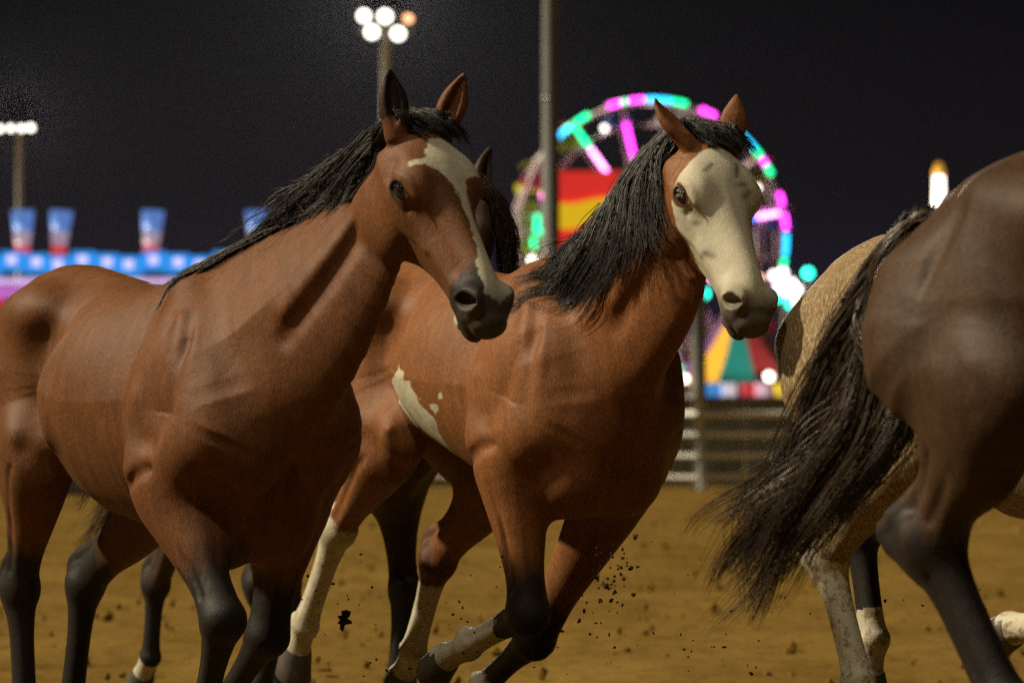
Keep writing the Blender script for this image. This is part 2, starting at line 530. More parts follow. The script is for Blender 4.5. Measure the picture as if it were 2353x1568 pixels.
def build_horse(p):
    """p: dict with joints in the horse's own frame (x forward, y left, z up, metres)"""
    root = empty('horse', (p['loc'][0], p['loc'][1], 0), -R(p['heading']), p.get('scale', 1.0))
    tag(root, p['label'], 'horse', 'horses galloping across the arena')
    S = Sculpt(); S.gain = p.get('cut', 1.3)
    dz = p.get('lift', 0.0)
    fat = p.get('fat', 1.0); bone = p.get('bone', 1.0); bz = lambda a: [x * bone for x in a]; arm = p.get('arm', 1.0); az = lambda a: [x * arm for x in a]
    # trunk
    st = np.array(p.get('trunk', [
        (-.79, 1.24, .11, .16, .20, .15), (-.66, 1.235, .215, .255, .25, .15), (-.48, 1.23, .255, .31, .26, .2), (-.28, 1.215, .222, .295, .215, .2),
        (-.08, 1.15, .288, .325, .315, .12), (.12, 1.135, .272, .325, .345, .12), (.30, 1.145, .235, .345, .345, .3), (.46, 1.17, .218, .33, .33, .42),
        (.60, 1.15, .20, .27, .28, .4), (.72, 1.12, .15, .17, .19, .2)]))
    pts = np.column_stack([st[:, 0], np.zeros(len(st)), st[:, 1] + dz])
    S.sweep(pts, st[:, 2] * fat, st[:, 3], st[:, 4], tu=st[:, 5], td=.12, k=.05, n=2.25)
    # neck
    nk = p['neck']
    S.sweep([q[0] for q in nk], [q[1] for q in nk], [q[2] for q in nk], [q[3] if len(q) > 3 else q[2] for q in nk], tu=.45, td=.25, k=.10)
    # head frame
    hp0 = np.array(p['poll'], float); hn = unit(np.array(p['muzzle']) - hp0)
    sd = unit(np.cross(np.cross(hn, np.array(p.get('head_side', (0, 1, 0)), float)), hn)); hu_ = np.cross(hn, sd)
    hs = p.get('head_scale', 1.0)
    GU, GS = p.get('girth', (1.15, 1.2))
    def hp(t, u, s): return hp0 + hs * (hn * t + hu_ * u * GU + sd * s * GS)
    AX = np.array([hn, hu_, sd])
    GV = np.array((1, GU, GS))
    def hq(P): return ((P - hp0) @ AX.T) / hs / GV
    # limbs
    for sgn in (-1, 1):
        # shoulder blade, upper arm, triceps
        fl = p['fore'][0 if sgn < 0 else 1]
        el, kn, fe, pa = [np.array(q, float) for q in fl[:4]]
        sh = np.array(p.get('shoulder', [(.66, .165, 1.08)])[0]) * (1, sgn, 1) + (0, 0, dz)
        if 'shoulder_shift' in p: sh = sh + np.array(p['shoulder_shift'][0 if sgn < 0 else 1])
        S.sweep([(.40, sgn * .105, 1.40 + dz), (.53, sgn * .155, 1.24 + dz), sh, sh * .55 + el * .45 + (0, sgn * .02, .0), el + (0.01, sgn * .0, .03)],
                [.05, .085, .10, .10, .085], [.09, .13, .115, .12, .115], k=.075)
        S.ell((.43, sgn * .195, 1.10 + dz), (.145, .078, .23), k=.055)
        # pectoral
        S.ell(sh + (.045, -sgn * .075, -.06), (.11, .10, .14), k=.06)
        S.ell((.55, sgn * .075, p.get('brisket', (.885, .10))[0] + dz), (.15, .11, p.get('brisket', (.885, .10))[1]), k=.07)
        d = kn - el
        a = unit(d)
        fw = np.cross(a, (0, 1, 0))
        pp = [el - a * .06 - fw * .01] + [el + d * t for t in (.08, .28, .5, .72, .9, 1.0)]
        hf = [.100, .105, .092, .070, .055, .053, .054]
        hb = [.098, .098, .080, .059, .049, .048, .048]
        S.sweep(pp, az([.092, .092, .078]) + bz([.058 * (1 + arm) / 2, .049, .049, .050]), az(hf[:3]) + bz([hf[3] * (1 + arm) / 2] + hf[4:]), az(hb[:3]) + bz([hb[3] * (1 + arm) / 2] + hb[4:]), k=.055)
        c = fe - kn; b_ = pa - fe; cf = np.cross(unit(c), (0, 1, 0))
        S.sweep([kn + cf * .004, kn + c * .1, kn + c * .2, kn + c * .45, kn + c * .8, kn + c * .93, fe, fe + b_ * .35, fe + b_ * .75, fe + b_ * 1.05],
                bz([.048, .046, .039, .030, .029, .035, .039, .033, .034, .042]), bz([.052, .048, .040, .029, .029, .034, .038, .033, .035, .045]),
                bz([.047, .048, .045, .037, .037, .044, .047, .034, .034, .040]), k=.03)
        # muscle edges of the forearm, tendon groove on the cannon, knee bones
        S.stroke([el + a * .05 + np.array((0, sgn * .08, 0)) + fw * .02, el + d * .45 + np.array((0, sgn * .055, 0)) + fw * .022, el + d * .85 + np.array((0, sgn * .045, 0)) + fw * .012], -.008, .012)
        S.stroke([el + a * .03 + np.array((0, sgn * .075, 0)) - fw * .03, el + d * .4 + np.array((0, sgn * .055, 0)) - fw * .022, el + d * .8 + np.array((0, sgn * .045, 0)) - fw * .016], -.006, .012)
        S.stroke([kn + c * .22 + np.array((0, sgn * .034, 0)) - cf * .012, kn + c * .85 + np.array((0, sgn * .034, 0)) - cf * .014], -.0055, .009)
        S.stroke([kn - unit(c) * .0 + cf * .05 + np.array((0, .03, 0)), kn + cf * .05 - np.array((0, .03, 0))], -.004, .009)
        S.stroke([fe - cf * .052 + np.array((0, .02, 0)), fe - cf * .052 - np.array((0, .02, 0))], .007, .016)
        # hind limb
        hl = p['hind'][0 if sgn < 0 else 1]
        sf, hk, fe, pa = [np.array(q, float) for q in hl[:4]]
        hipp = np.array((-.44, sgn * .14, 1.30 + dz))
        S.sweep([hipp + (.02, 0, .06), (hipp + sf) / 2 + (-.05, sgn * .0, .0), sf + (-.045, sgn * .005, .03)], [.11, .10, .085], [.14, .135, .105], [.19, .18, .12], k=.06)
        g = hk - sf; ga = unit(g); gf = np.cross(ga, (0, 1, 0))
        but = np.array((-.69, sgn * .125, 1.27 + dz))
        S.sweep([but, but * .5 + (sf + g * .12) * .5 + (-.09, sgn * .01, -.02), sf + g * .28 - gf * .06], [.095, .1, .055], [.13, .13, .07], k=.08)
        S.sweep([sf - ga * .03, sf + g * .10, sf + g * .3, sf + g * .52, sf + g * .74, sf + g * .9, hk], az([.08, .085, .075]) + bz([.058, .045, .042, .046]),
                az([.095, .095, .082]) + bz([.062 * arm, .050, .050, .052]), az([.12, .125, .105]) + bz([.072 * arm, .050, .050, .055]), k=.05)
        c = fe - hk; cf = np.cross(unit(c), (0, 1, 0)); b_ = pa - fe
        pt = hk - unit(c) * .045 * bone - cf * .062 * bone                     # point of hock
        S.sweep([sf + g * .48 - gf * .085, sf + g * .78 - gf * .072, pt, hk + c * .12 - cf * .045], [.018, .016, .026, .022], [.018, .016, .026, .024], k=.035)
        S.sweep([hk + cf * .002, hk + c * .08, hk + c * .18, hk + c * .4, hk + c * .8, hk + c * .94, fe, fe + b_ * .35, fe + b_ * .75, fe + b_ * 1.05],
                bz([.046, .044, .037, .030, .030, .036, .040, .033, .034, .042]), bz([.055, .05, .040, .033, .032, .037, .041, .034, .036, .046]),
                bz([.055, .054, .047, .039, .040, .046, .050, .036, .034, .040]), k=.03)
        S.stroke([hk + c * .2 + np.array((0, sgn * .036, 0)) - cf * .014, hk + c * .85 + np.array((0, sgn * .035, 0)) - cf * .016], -.0055, .009)
        S.stroke([sf + g * .5 + np.array((0, sgn * .05, 0)) - gf * .052, sf + g * .9 + np.array((0, sgn * .035, 0)) - gf * .045], -.011, .016)
        S.stroke([sf + g * .1 + np.array((0, sgn * .09, 0)) + gf * .02, sf + g * .5 + np.array((0, sgn * .06, 0)) + gf * .012, sf + g * .85 + np.array((0, sgn * .045, 0)) + gf * .01], -.006, .014)
        S.stroke([fe - cf * .055 + np.array((0, .02, 0)), fe - cf * .055 - np.array((0, .02, 0))], .007, .016)
        # flank hollow, hip bone, shoulder lines, hamstring groove
        S.ell((-.33, sgn * .19, 1.39 + dz), (.09, .06, .06), k=.12)
        S.stroke([(-.23, sgn * .25, 1.30 + dz), (-.255, sgn * .25, 1.18 + dz), (-.25, sgn * .24, 1.06 + dz), (-.21, sgn * .22, .94 + dz)], -.022, .06)
        S.stroke([(-.10, sgn * .26, 1.38 + dz), (-.15, sgn * .28, 1.2 + dz), (-.13, sgn * .27, 1.04 + dz)], .018, .04)
        S.stroke([(-.27, sgn * .27, 1.0 + dz), (-.2, sgn * .25, .92 + dz)], -.016, .04)
        S.stroke([(-.58, sgn * .22, 1.40 + dz), (-.64, sgn * .23, 1.2 + dz), (-.6, sgn * .21, 1.02 + dz)], -.010, .025)
        S.stroke([(.30, sgn * .22, 1.36 + dz), (.28, sgn * .27, 1.2 + dz), (.30, sgn * .27, 1.05 + dz), el + (-.1, sgn * .07, .02)], -.014, .03)
        S.stroke([(.44, sgn * .15, 1.44 + dz), (.54, sgn * .20, 1.27 + dz), sh + (-.04, sgn * .09, .04)], .009, .055)
        S.stroke([(.60, sgn * .20, 1.28 + dz), sh + (-.06, sgn * .10, .05), sh + (-.11, sgn * .11, -.05), el + (.03, sgn * .10, .13)], -.010, .035)
        S.stroke([el + (-.06, sgn * .09, .24), el + (-.07, sgn * .10, .14), el + (-.06, sgn * .09, .07)], .012, .04)
        S.stroke([el + (.10, sgn * .06, .06), el + (.02, sgn * .11, .05), el + (-.05, sgn * .1, .02)], -.012, .02)
        # neck: jugular groove, crest edge
        m = [np.array(q[0], float) for q in nk]; hh = [q[2] for q in nk]; ww = [q[1] for q in nk]
        gr = []; gr2 = []
        for i in range(1, len(m)):
            t = unit(m[min(i + 1, len(m) - 1)] - m[i - 1]); up = np.cross(t, (0, 1, 0))
            gr.append(m[i] - up * hh[i] * .42 + np.array((0, sgn * ww[i] * .92, 0)))
            gr2.append(m[i] + up * hh[i] * .30 + np.array((0, sgn * ww[i] * .95, 0)))
        S.stroke(gr[1:], -.018, .026)
        S.stroke([q + np.array((0, 0, .075)) for q in gr[1:]], .010, .035)
        for q, (dx_, am) in enumerate(((.0, -.006), (.045, .006), (.085, -.006), (.12, .005))):
            S.stroke([(.50 + dx_, sgn * .20, 1.36 + dz), (.53 + dx_, sgn * .22, 1.22 + dz), (.52 + dx_, sgn * .22, 1.08 + dz)], am, .02)
    # groove between the pectorals
    sh = np.array((.66, 0, 1.08 + dz))
    S.stroke([sh + (.10, 0, .12), sh + (.14, 0, -.02), sh + (.08, 0, -.17)], -.022, .028)
    # dock of the tail
    tr = np.array(p['tail_root'], float); tdv = np.array(p['tail_dir'], float)
    S.sweep([tr + (.1, 0, -.02), tr, tr + tdv * .12, tr + tdv * .3], [.06, .045, .034, .018], [.06, .045, .034, .018], k=.05)
    # ------------------------------------------------ head
    S.gain = 1.1
    T_ = [-.02, .05, .12, .18, .25, .32, .40, .48, .54, .585, .62]
    top = [-.02, .004, .014, .014, .006, -.002, -.006, -.008, -.014, -.024, -.045]
    bot = [-.13, -.20, -.245, -.262, -.235, -.19, -.158, -.142, -.14, -.138, -.112]
    wid = [.060, .084, .093, .091, .080, .066, .056, .050, .051, .049, .040]
    S.sweep([hp(t, -.078, 0) for t in T_], [w * hs * GS for w in wid], [(a + .078) * hs * GU for a in top], [(-.078 - b) * hs * GU for b in bot],
            side=sd, tu=[.25, .22, .2, .2, .22, .28, .3, .3, .25, .2, .2], td=[.3, .35, .4, .42, .42, .4, .34, .28, .2, .2, .2], k=.03, per=3, n=2.35)
    for s in (-1, 1):
        S.ell(hp(.180, -.038, s * .062), np.array((.070, .050, .034)) * hs, AX, k=.06 * hs)
        S.ell(hp(.20, -.095, s * .060), np.array((.085, .028, .034)) * hs, AX, k=.05 * hs)
        S.ell(hp(.155, -.172, s * .056), np.array((.126, .128, .050)) * hs, AX, k=.02 * hs)
        S.stroke([hp(.11, -.035, s * .085), hp(.13, -.05, s * .098)], -.010 * hs, .024 * hs)
        S.stroke([hp(.235, -.112, s * .078), hp(.30, -.10, s * .066), hp(.36, -.092, s * .056)], .008 * hs, .013 * hs)
        S.stroke([hp(.25, -.05, s * .078), hp(.35, -.048, s * .056), hp(.46, -.05, s * .048)], -.010 * hs, .022 * hs)
        S.stroke([hp(.29, -.15, s * .06), hp(.38, -.135, s * .05), hp(.45, -.12, s * .048)], -.008 * hs, .02 * hs)
        S.stroke([hp(.0, -.07, s * .056), hp(.0, -.15, s * .054), hp(.03, -.235, s * .048), hp(.10, -.29, s * .036)], -.034 * hs, .030 * hs)
        S.stroke([hp(.06, -.13, s * .09), hp(.055, -.2, s * .085), hp(.11, -.255, s * .06)], .006 * hs, .02 * hs)
        S.stroke([hp(.27, -.235, s * .03), hp(.36, -.185, s * .028), hp(.44, -.155, s * .028)], .006 * hs, .014 * hs)
        # eyelids and socket
        ex, ey, ez = .196, -.047, .095
        ring = [hp(ex + .031 * math.cos(a), ey + .021 * math.sin(a), s * (ez - .004 - .010 * math.cos(a))) for a in np.linspace(0, 2 * math.pi, 13)]
        S.ell(hp(ex, ey, s * (ez + .004)), np.array((.0265, .0175, .026)) * hs, AX, k=.006, sub=True)
        S.stroke(ring[:8], .006 * hs, .007 * hs)
        S.stroke(ring[6:], .003 * hs, .006 * hs)
        S.stroke([hp(ex - .048, ey + .012, s * (ez - .002)), hp(ex, ey + .036, s * (ez - .008)), hp(ex + .045, ey + .022, s * (ez - .018))], .008 * hs, .012 * hs)
        S.stroke([hp(ex - .03, ey - .032, s * (ez - .006)), hp(ex + .01, ey - .036, s * (ez - .010)), hp(ex + .05, ey - .02, s * (ez - .02))], -.005 * hs, .009 * hs)
        # nostril
        na = [unit(hn * .75 + hu_ * .66), unit(-hn * .66 + hu_ * .75), sd]
        S.ell(hp(.562, -.052, s * .038), np.array((.052, .040, .026)) * hs, na, k=.028 * hs)
        S.ell(hp(.570, -.050, s * .054), np.array((.033, .022, .034)) * hs, na, k=.010 * hs, sub=True)
        S.ell(hp(.584, -.036, s * .042), np.array((.014, .011, .034)) * hs, na, k=.008 * hs, sub=True)
        S.stroke([hp(.535, -.072, s * .058), hp(.545, -.036, s * .052), hp(.58, -.020, s * .040)], .005 * hs, .008 * hs)
        S.stroke([hp(.515, -.03, s * .05), hp(.52, -.06, s * .058), hp(.515, -.09, s * .056)], -.005 * hs, .012 * hs)
        # mouth line
        S.stroke([hp(.485, -.118, s * .05), hp(.53, -.118, s * .052), hp(.585, -.112, s * .045), hp(.628, -.098, s * .02)], -.010 * hs, .0075 * hs)
        S.stroke([hp(.475, -.115, s * .052), hp(.48, -.128, s * .05)], -.007 * hs, .01 * hs)
        S.stroke([hp(.59, -.09, s * .05), hp(.61, -.075, s * .046)], .005 * hs, .016 * hs)
        S.stroke([hp(.2, -.27, s * .0), hp(.33, -.2, 0)], -.006 * hs, .02 * hs)
        # ear
        ed = unit(p['ears'][0 if s < 0 else 1]); ef = unit(p['ear_face'][0 if s < 0 else 1])
        ef = unit(ef - ed * (ef @ ed)); es = np.cross(ed, ef)
        b0 = hp(.015, -.018, s * .056)
        ln = p.get('ear_len', .175) * hs
        crv = ef * .012
        pe = [b0 - ed * .02, b0 + ed * ln * .12, b0 + ed * ln * .35, b0 + ed * ln * .6 , b0 + ed * ln * .85 + crv * .4, b0 + ed * ln * 1.0 + crv]
        S.sweep(pe, np.array([.034, .036, .042, .037, .019, .005]) * hs, np.array([.026, .025, .022, .017, .010, .005]) * hs, side=es, k=.014, per=3)
        pc = [b0 + ed * ln * .10 + ef * .034, b0 + ed * ln * .3 + ef * .030, b0 + ed * ln * .6 + ef * .022, b0 + ed * ln * .88 + ef * .012]
        S.sweep(pc, np.array([.012, .022, .019, .005]) * hs, np.array([.014, .028, .022, .008]) * hs, side=es, k=.006, per=3, sub=True)
    S.ell(hp(.59, -.075, 0), np.array((.045, .045, .040)) * hs, AX, k=.035)
    S.ell(hp(.585, -.135, 0), np.array((.042, .022, .032)) * hs, AX, k=.016)
    S.ell(hp(.545, -.148, 0), np.array((.03, .022, .026)) * hs, AX, k=.02)
    V, F = S.mesh(p.get('res', .006))
    body = np_mesh('body', V, F, p['coat'], root)
    # ---- coat masks
    hc = hq(V)
    z = V[:, 2]; n = len(V)
    dark = np.zeros(n); white = np.zeros(n); skin = np.zeros(n)
    inhead = (hc[:, 0] > -.12) & (hc[:, 0] < .75) & (np.abs(hc[:, 2]) < .2) & (hc[:, 1] > -.32)
    eyerim = np.zeros(n)
    # skin round the eyes, inside nostrils
    for s in (-1, 1):
        q = (hc - np.array((.196, -.047, s * .095))) / np.array((.038, .024, .03))
        eyerim = np.maximum(eyerim, np.clip(1.5 - 1.1 * np.sqrt((q * q).sum(1)), 0, 1))
        q = (hc - np.array((.575, -.05, s * .046))) / np.array((.032, .026, .03))
        skin = np.maximum(skin, np.clip(1.4 - 1.25 * np.sqrt((q * q).sum(1)), 0, 1))
    def limb_t(j, which):
        """distance down a limb for vertices near it: 0 at knee/hock, 1 at fetlock, 1.4 at the hoof"""
        a, b, c = [np.array(x, float) for x in (j[1], j[2], j[3])]
        out = np.full(n, -9.0); best = np.full(n, 9.0)
        top_ = np.array(j[0], float)
        for (p0, p1, t0, t1) in ((top_, a, -1, 0), (a, b, 0, 1), (b, c + (c - b) * .6, 1, 1.6)):
            ab = p1 - p0; t = np.clip(((V - p0) @ ab) / (ab @ ab), 0, 1)
            dd = np.linalg.norm(V - p0 - t[:, None] * ab, axis=1)
            m = (dd < .13) & (dd < best)
            best = np.where(m, dd, best); out = np.where(m, t0 + t * (t1 - t0), out)
        return out
    lt = {'nf': limb_t(p['fore'][0], 0), 'ff': limb_t(p['fore'][1], 0), 'nh': limb_t(p['hind'][0], 1), 'fh': limb_t(p['hind'][1], 1)}
    env = dict(V=V, hc=hc, inhead=inhead, lt=lt, np=np, n=n)
    dark, white, skin = p['paint'](env, dark, white, skin)
    mud = np.where(inhead, .10, 1.0)
    white = white - .4 * smooth(.25, .6, eyerim); dark = np.maximum(dark, eyerim)
    for nm, val in (('dark', dark), ('white', white), ('skin', skin), ('mud', mud)):
        a = body.data.attributes.new(nm, 'FLOAT', 'POINT')
        a.data.foreach_set('value', np.asarray(val, np.float32))
    # ---- eyes
    for s in (-1, 1):
        mb = MB().ball((0, 0, 0), (.0275 * hs, .0235 * hs, .0235 * hs), 20, 14)
        o = mb.build('eye', EYE_M, root, True)
        M = Matrix((hn, hu_, sd)).transposed()
        o.matrix_local = Matrix.Translation(Vector(hp(.196, -.047, s * (.0805 if GS < 1.3 else .0825)))) @ M.to_4x4()
        # lashes
        gl = []
        for a in np.linspace(.6, 2.6, 5):
            b = hp(.196 + .028 * math.cos(a), -.047 + .018 * math.sin(a), s * .097)
            gl.append([b, b + hs * (sd * s * .014 + hu_ * .004), b + hs * (sd * s * .024 - hu_ * .004)])
        if p.get('lashes', True):
            strands('eyelashes', gl, p.get('lash', LASH_D), root, n=46, spread=(.0006, .0012), rad=.0006, seed=3, pts=5, wav=.0, lenvar=.3)
    # ---- hooves
    for j in p['fore'] + p['hind']:
        fe, pa = np.array(j[2], float), np.array(j[3], float)
        a = unit(pa - fe); f = np.cross(a, (0, 1, 0)); l_ = np.array((0, 1, 0))
        if len(j) > 4:
            f = unit(np.array(j[4]) - a * (np.array(j[4]) @ a)); l_ = np.cross(f, a)
        Vv = []; Ff = []; sg = 18
        rings = [(-.012, .043, .046, 0), (.004, .0465, .05, .004), (.04, .052, .057, .012), (.078, .058, .064, .024), (.084, .056, .062, .025), (.080, .040, .046, .022)]
        for (t, rw, rl, off) in rings:
            for k in range(sg):
                w = 2 * math.pi * k / sg
                cx, cy = math.cos(w), math.sin(w)
                back = .82 if cx < 0 else 1.0
                tt = t if cx > -.2 else t * .8
                Vv.append(tuple(pa + a * tt + f * (cx * rl * back + off) + l_ * (cy * rw)))
        for i in range(len(rings) - 1):
            for k in range(sg):
                k2 = (k + 1) % sg
                Ff.append([i * sg + k, i * sg + k2, (i + 1) * sg + k2, (i + 1) * sg + k])
        Ff.append([(len(rings) - 1) * sg + k for k in range(sg)])
        mesh_obj('hoof', Vv, Ff, p.get('hoof', HOOF_M), root)
    # ---- hair
    for h in p.get('hair', []):
        kw = dict(h); nm = kw.pop('name'); g = kw.pop('guides')
        if callable(g): g = g(hp)
        useS = kw.pop('collide', True)
        strands(nm, g, kw.pop('mat'), root, sculpt=S if useS else None, **kw)
    return root

# ------------------------------------------------------------------ the arena floor
def dirt_mat():
    m, n, l, b = new_mat('arena_dirt')
    tc = n.new('ShaderNodeTexCoord')
    def noise(scale, detail, sy=1.0, rgh=.6):
        mp = n.new('ShaderNodeMapping'); mp.inputs['Scale'].default_value = (1, sy, 1)
        l.new(tc.outputs['Object'], mp.inputs['Vector'])
        z = n.new('ShaderNodeTexNoise'); z.inputs['Scale'].default_value = scale; z.inputs['Detail'].default_value = detail
        z.inputs['Roughness'].default_value = rgh
        l.new(mp.outputs[0], z.inputs['Vector']); return z.outputs['Fac']
    r = n.new('ShaderNodeValToRGB')
    r.color_ramp.elements[0].position = .30; r.color_ramp.elements[0].color = (.105, .062, .015, 1)
    r.color_ramp.elements[1].position = .68; r.color_ramp.elements[1].color = (.170, .105, .027, 1)
    l.new(noise(1.1, 8, .45), r.inputs[0])
    r2 = n.new('ShaderNodeValToRGB')
    r2.color_ramp.elements[0].position = .36; r2.color_ramp.elements[0].color = (.60, .58, .56, 1)
    r2.color_ramp.elements[1].position = .52; r2.color_ramp.elements[1].color = (1, 1, 1, 1)
    l.new(noise(7.0, 7, .5, .7), r2.inputs[0])
    mx = n.new('ShaderNodeMix'); mx.data_type = 'RGBA'; mx.blend_type = 'MULTIPLY'; mx.inputs[0].default_value = .75
    l.new(r.outputs[0], mx.inputs[6]); l.new(r2.outputs[0], mx.inputs[7])
    l.new(mx.outputs[2], b.inputs['Base Color'])
    b.inputs['Roughness'].default_value = .95; b.inputs['Specular IOR Level'].default_value = .0
    bp = n.new('ShaderNodeBump'); bp.inputs['Strength'].default_value = .6; bp.inputs['Distance'].default_value = .04
    l.new(noise(5.0, 10, 1.0, .65), bp.inputs['Height']); l.new(bp.outputs[0], b.inputs['Normal'])
    return m
DIRT = dirt_mat()
gv, gf = [], []
gx = [-600, -60, -25] + [-12 + .4 * i for i in range(61)] + [25, 60, 600]
gy = [-40, -5, 3] + [5 + .4 * i for i in range(140)] + [75, 120, 300, 1500]
rng = random.Random(4)
for yy in gy:
    for xx in gx:
        h = 0.0
        if -12 < xx < 12 and 13 < yy < 57:
            h = .035 * math.sin(xx * 1.7 + yy * .6) * math.sin(yy * 1.1 - xx * .4) + .02 * math.sin(xx * 4.3 + 1.3) * math.sin(yy * 2.7) + rng.uniform(-.018, .018)
        gv.append((xx, yy, h - .01))
nx = len(gx)
for j in range(len(gy) - 1):
    for i in range(nx - 1):
        gf.append([j * nx + i, j * nx + i + 1, (j + 1) * nx + i + 1, (j + 1) * nx + i])
tag(mesh_obj('ground', gv, gf, DIRT), kind='structure')

CLOD = plain('dirt_clod', (.030, .021, .012), rough=1.0, noise=.5, scale=60, spec=.1)
CLOD_G = plain('dirt_crumb', (.12, .070, .009), rough=1.0, noise=.5, scale=20, spec=.1)
def clod_geo(c, r, rg, V, F):
    n0 = len(V)
    t = (1 + 5 ** .5) / 2
    ico = [(-1, t, 0), (1, t, 0), (-1, -t, 0), (1, -t, 0), (0, -1, t), (0, 1, t), (0, -1, -t), (0, 1, -t), (t, 0, -1), (t, 0, 1), (-t, 0, -1), (-t, 0, 1)]
    fs = [(0, 11, 5), (0, 5, 1), (0, 1, 7), (0, 7, 10), (0, 10, 11), (1, 5, 9), (5, 11, 4), (11, 10, 2), (10, 7, 6), (7, 1, 8), (3, 9, 4), (3, 4, 2), (3, 2, 6), (3, 6, 8), (3, 8, 9), (4, 9, 5), (2, 4, 11), (6, 2, 10), (8, 6, 7), (9, 8, 1)]
    sx, sy, sz = rg.uniform(.6, 1.2), rg.uniform(.6, 1.2), rg.uniform(.6, 1.3)
    for p in ico:
        k = r * rg.uniform(.30, .72)
        V.append((c[0] + p[0] * k * sx, c[1] + p[1] * k * sy, c[2] + p[2] * k * sz))
    F += [[n0 + i for i in f] for f in fs]
# crumbs lying on the floor: nobody could count them
rg = random.Random(9); V, F = [], []
for _ in range(600):
    yy = 14 + 30 * rg.random() ** 1.6
    xx = rg.uniform(-.16, .16) * yy
    clod_geo((xx, yy, .0), rg.choice((.012, .016, .02, .03)), rg, V, F)
tag(mesh_obj('dirt_crumbs', V, F, CLOD_G, smooth=False), 'loose crumbs of brown dirt strewn over the arena floor', 'dirt', kind='stuff')

# ------------------------------------------------------------------ fence at the far end of the arena
RAIL = plain('rail_grey', (.88, .90, .80), rough=.5, noise=.25, scale=3)
POSTM = plain('post_grey', (.42, .43, .38), rough=.5, noise=.25, scale=3)
WALLM = plain('backdrop_olive', (.16, .17, .12), rough=.9, noise=.6, scale=1.2)
SLATM = plain('slat_dark', (.16, .14, .06), rough=.9, noise=.6, scale=1.0)
def rail_mesh():
    return MB().tube([(-1.47, 0, 0), (1.47, 0, 0)], .052, 8)
panel = None
FY = 59.0
for k in range(-6, 6):
    o = empty('pipe_fence', (1.48 + 3.0 * k, FY, 0))
    tag(o, 'grey pipe-rail livestock fence panel standing at the far end of the arena', 'fence', 'fence panels along the far side')
    if panel is None:
        parts = []
        for z in (.22, .56, .90, 1.22):
            r = rail_mesh().build('rail', RAIL, o, True); r.location.z = z; parts.append(r)
        for x in (-1.43, 1.43):
            u = MB().tube([(x, 0, .0), (x, 0, 1.44)], .04, 8).build('upright', POSTM, o, True); parts.append(u)
        r = MB().box((0, 0, 1.42), (2.9, .05, .10)).build('top_board', SLATM, o); parts.append(r)
        panel = parts
    else:
        for q in panel:
            c = q.copy(); COL.objects.link(c); c.parent = o
for k in range(-6, 7):
    p = MB().tube([(0, 0, 0), (0, 0, 1.62)], .075, 10).build('fence_post', POSTM, None, True)
    p.location = (-.02 + 3.0 * k, FY + .02, 0)
    tag(p, 'round grey steel post between two far fence panels', 'post', 'posts along the far fence')
bw = empty('arena_backdrop', (0, 63.5, 0))
for k in range(-9, 9):
    MB().box((k * 2.0 + 1, 0, .70), (1.97, .12, 1.40 + .05 * ((k * 7) % 3))).build('panel', WALLM, bw)
tag(bw, 'dark olive windscreen wall of panels behind the far fence', 'wall')
# grey tarp-covered heap by the fence
TARP = plain('tarp_grey', (.20, .22, .25), rough=.7, noise=.3, scale=4)
mb = MB(); rgh = random.Random(5)
mb.ball((0, 0, .35), (1.15, .6, .62), 20, 12)
for v in mb.V: v += Vector((rgh.uniform(-.05, .05), rgh.uniform(-.05, .05), rgh.uniform(-.05, .05)))
for v in mb.V: v.z = max(v.z, .0)
o = mb.build('tarp_heap', TARP, None, True); o.location = (-6.75, 56.2, 0)
tag(o, 'low heap under a pale grey tarp at the foot of the fence', 'tarp')

# ------------------------------------------------------------------ tall poles
POLE = plain('pole_weathered', (.15, .155, .15), rough=.7, noise=.35, scale=1.5)
o = empty('utility_pole', (.65, 62.0, 0))
MB().tube([(0, 0, 0), (0, 0, 7), (0, 0, 15)], [.16, .14, .12], 12).build('shaft', POLE, o, True)
for z in (2.2, 6.5, 13.5): MB().tube([(0, 0, z), (0, 0, z + .07)], .165, 12).build('band', plain('band_steel', (.2, .2, .2), .4, .8), o, True)
tag(o, 'tall plain weathered pole rising past the ferris wheel into the dark sky', 'pole')
o = empty('utility_pole', (3.33, 66.0, 0))
MB().tube([(0, 0, 0), (0, 0, 4.2)], [.14, .12], 12).build('shaft', POLE, o, True)
MB().tube([(0, 0, 4.2), (0, 0, 4.3)], .15, 12).build('cap', POLE, o, True)
tag(o, 'short grey pole behind the fence near the striped tent', 'pole')

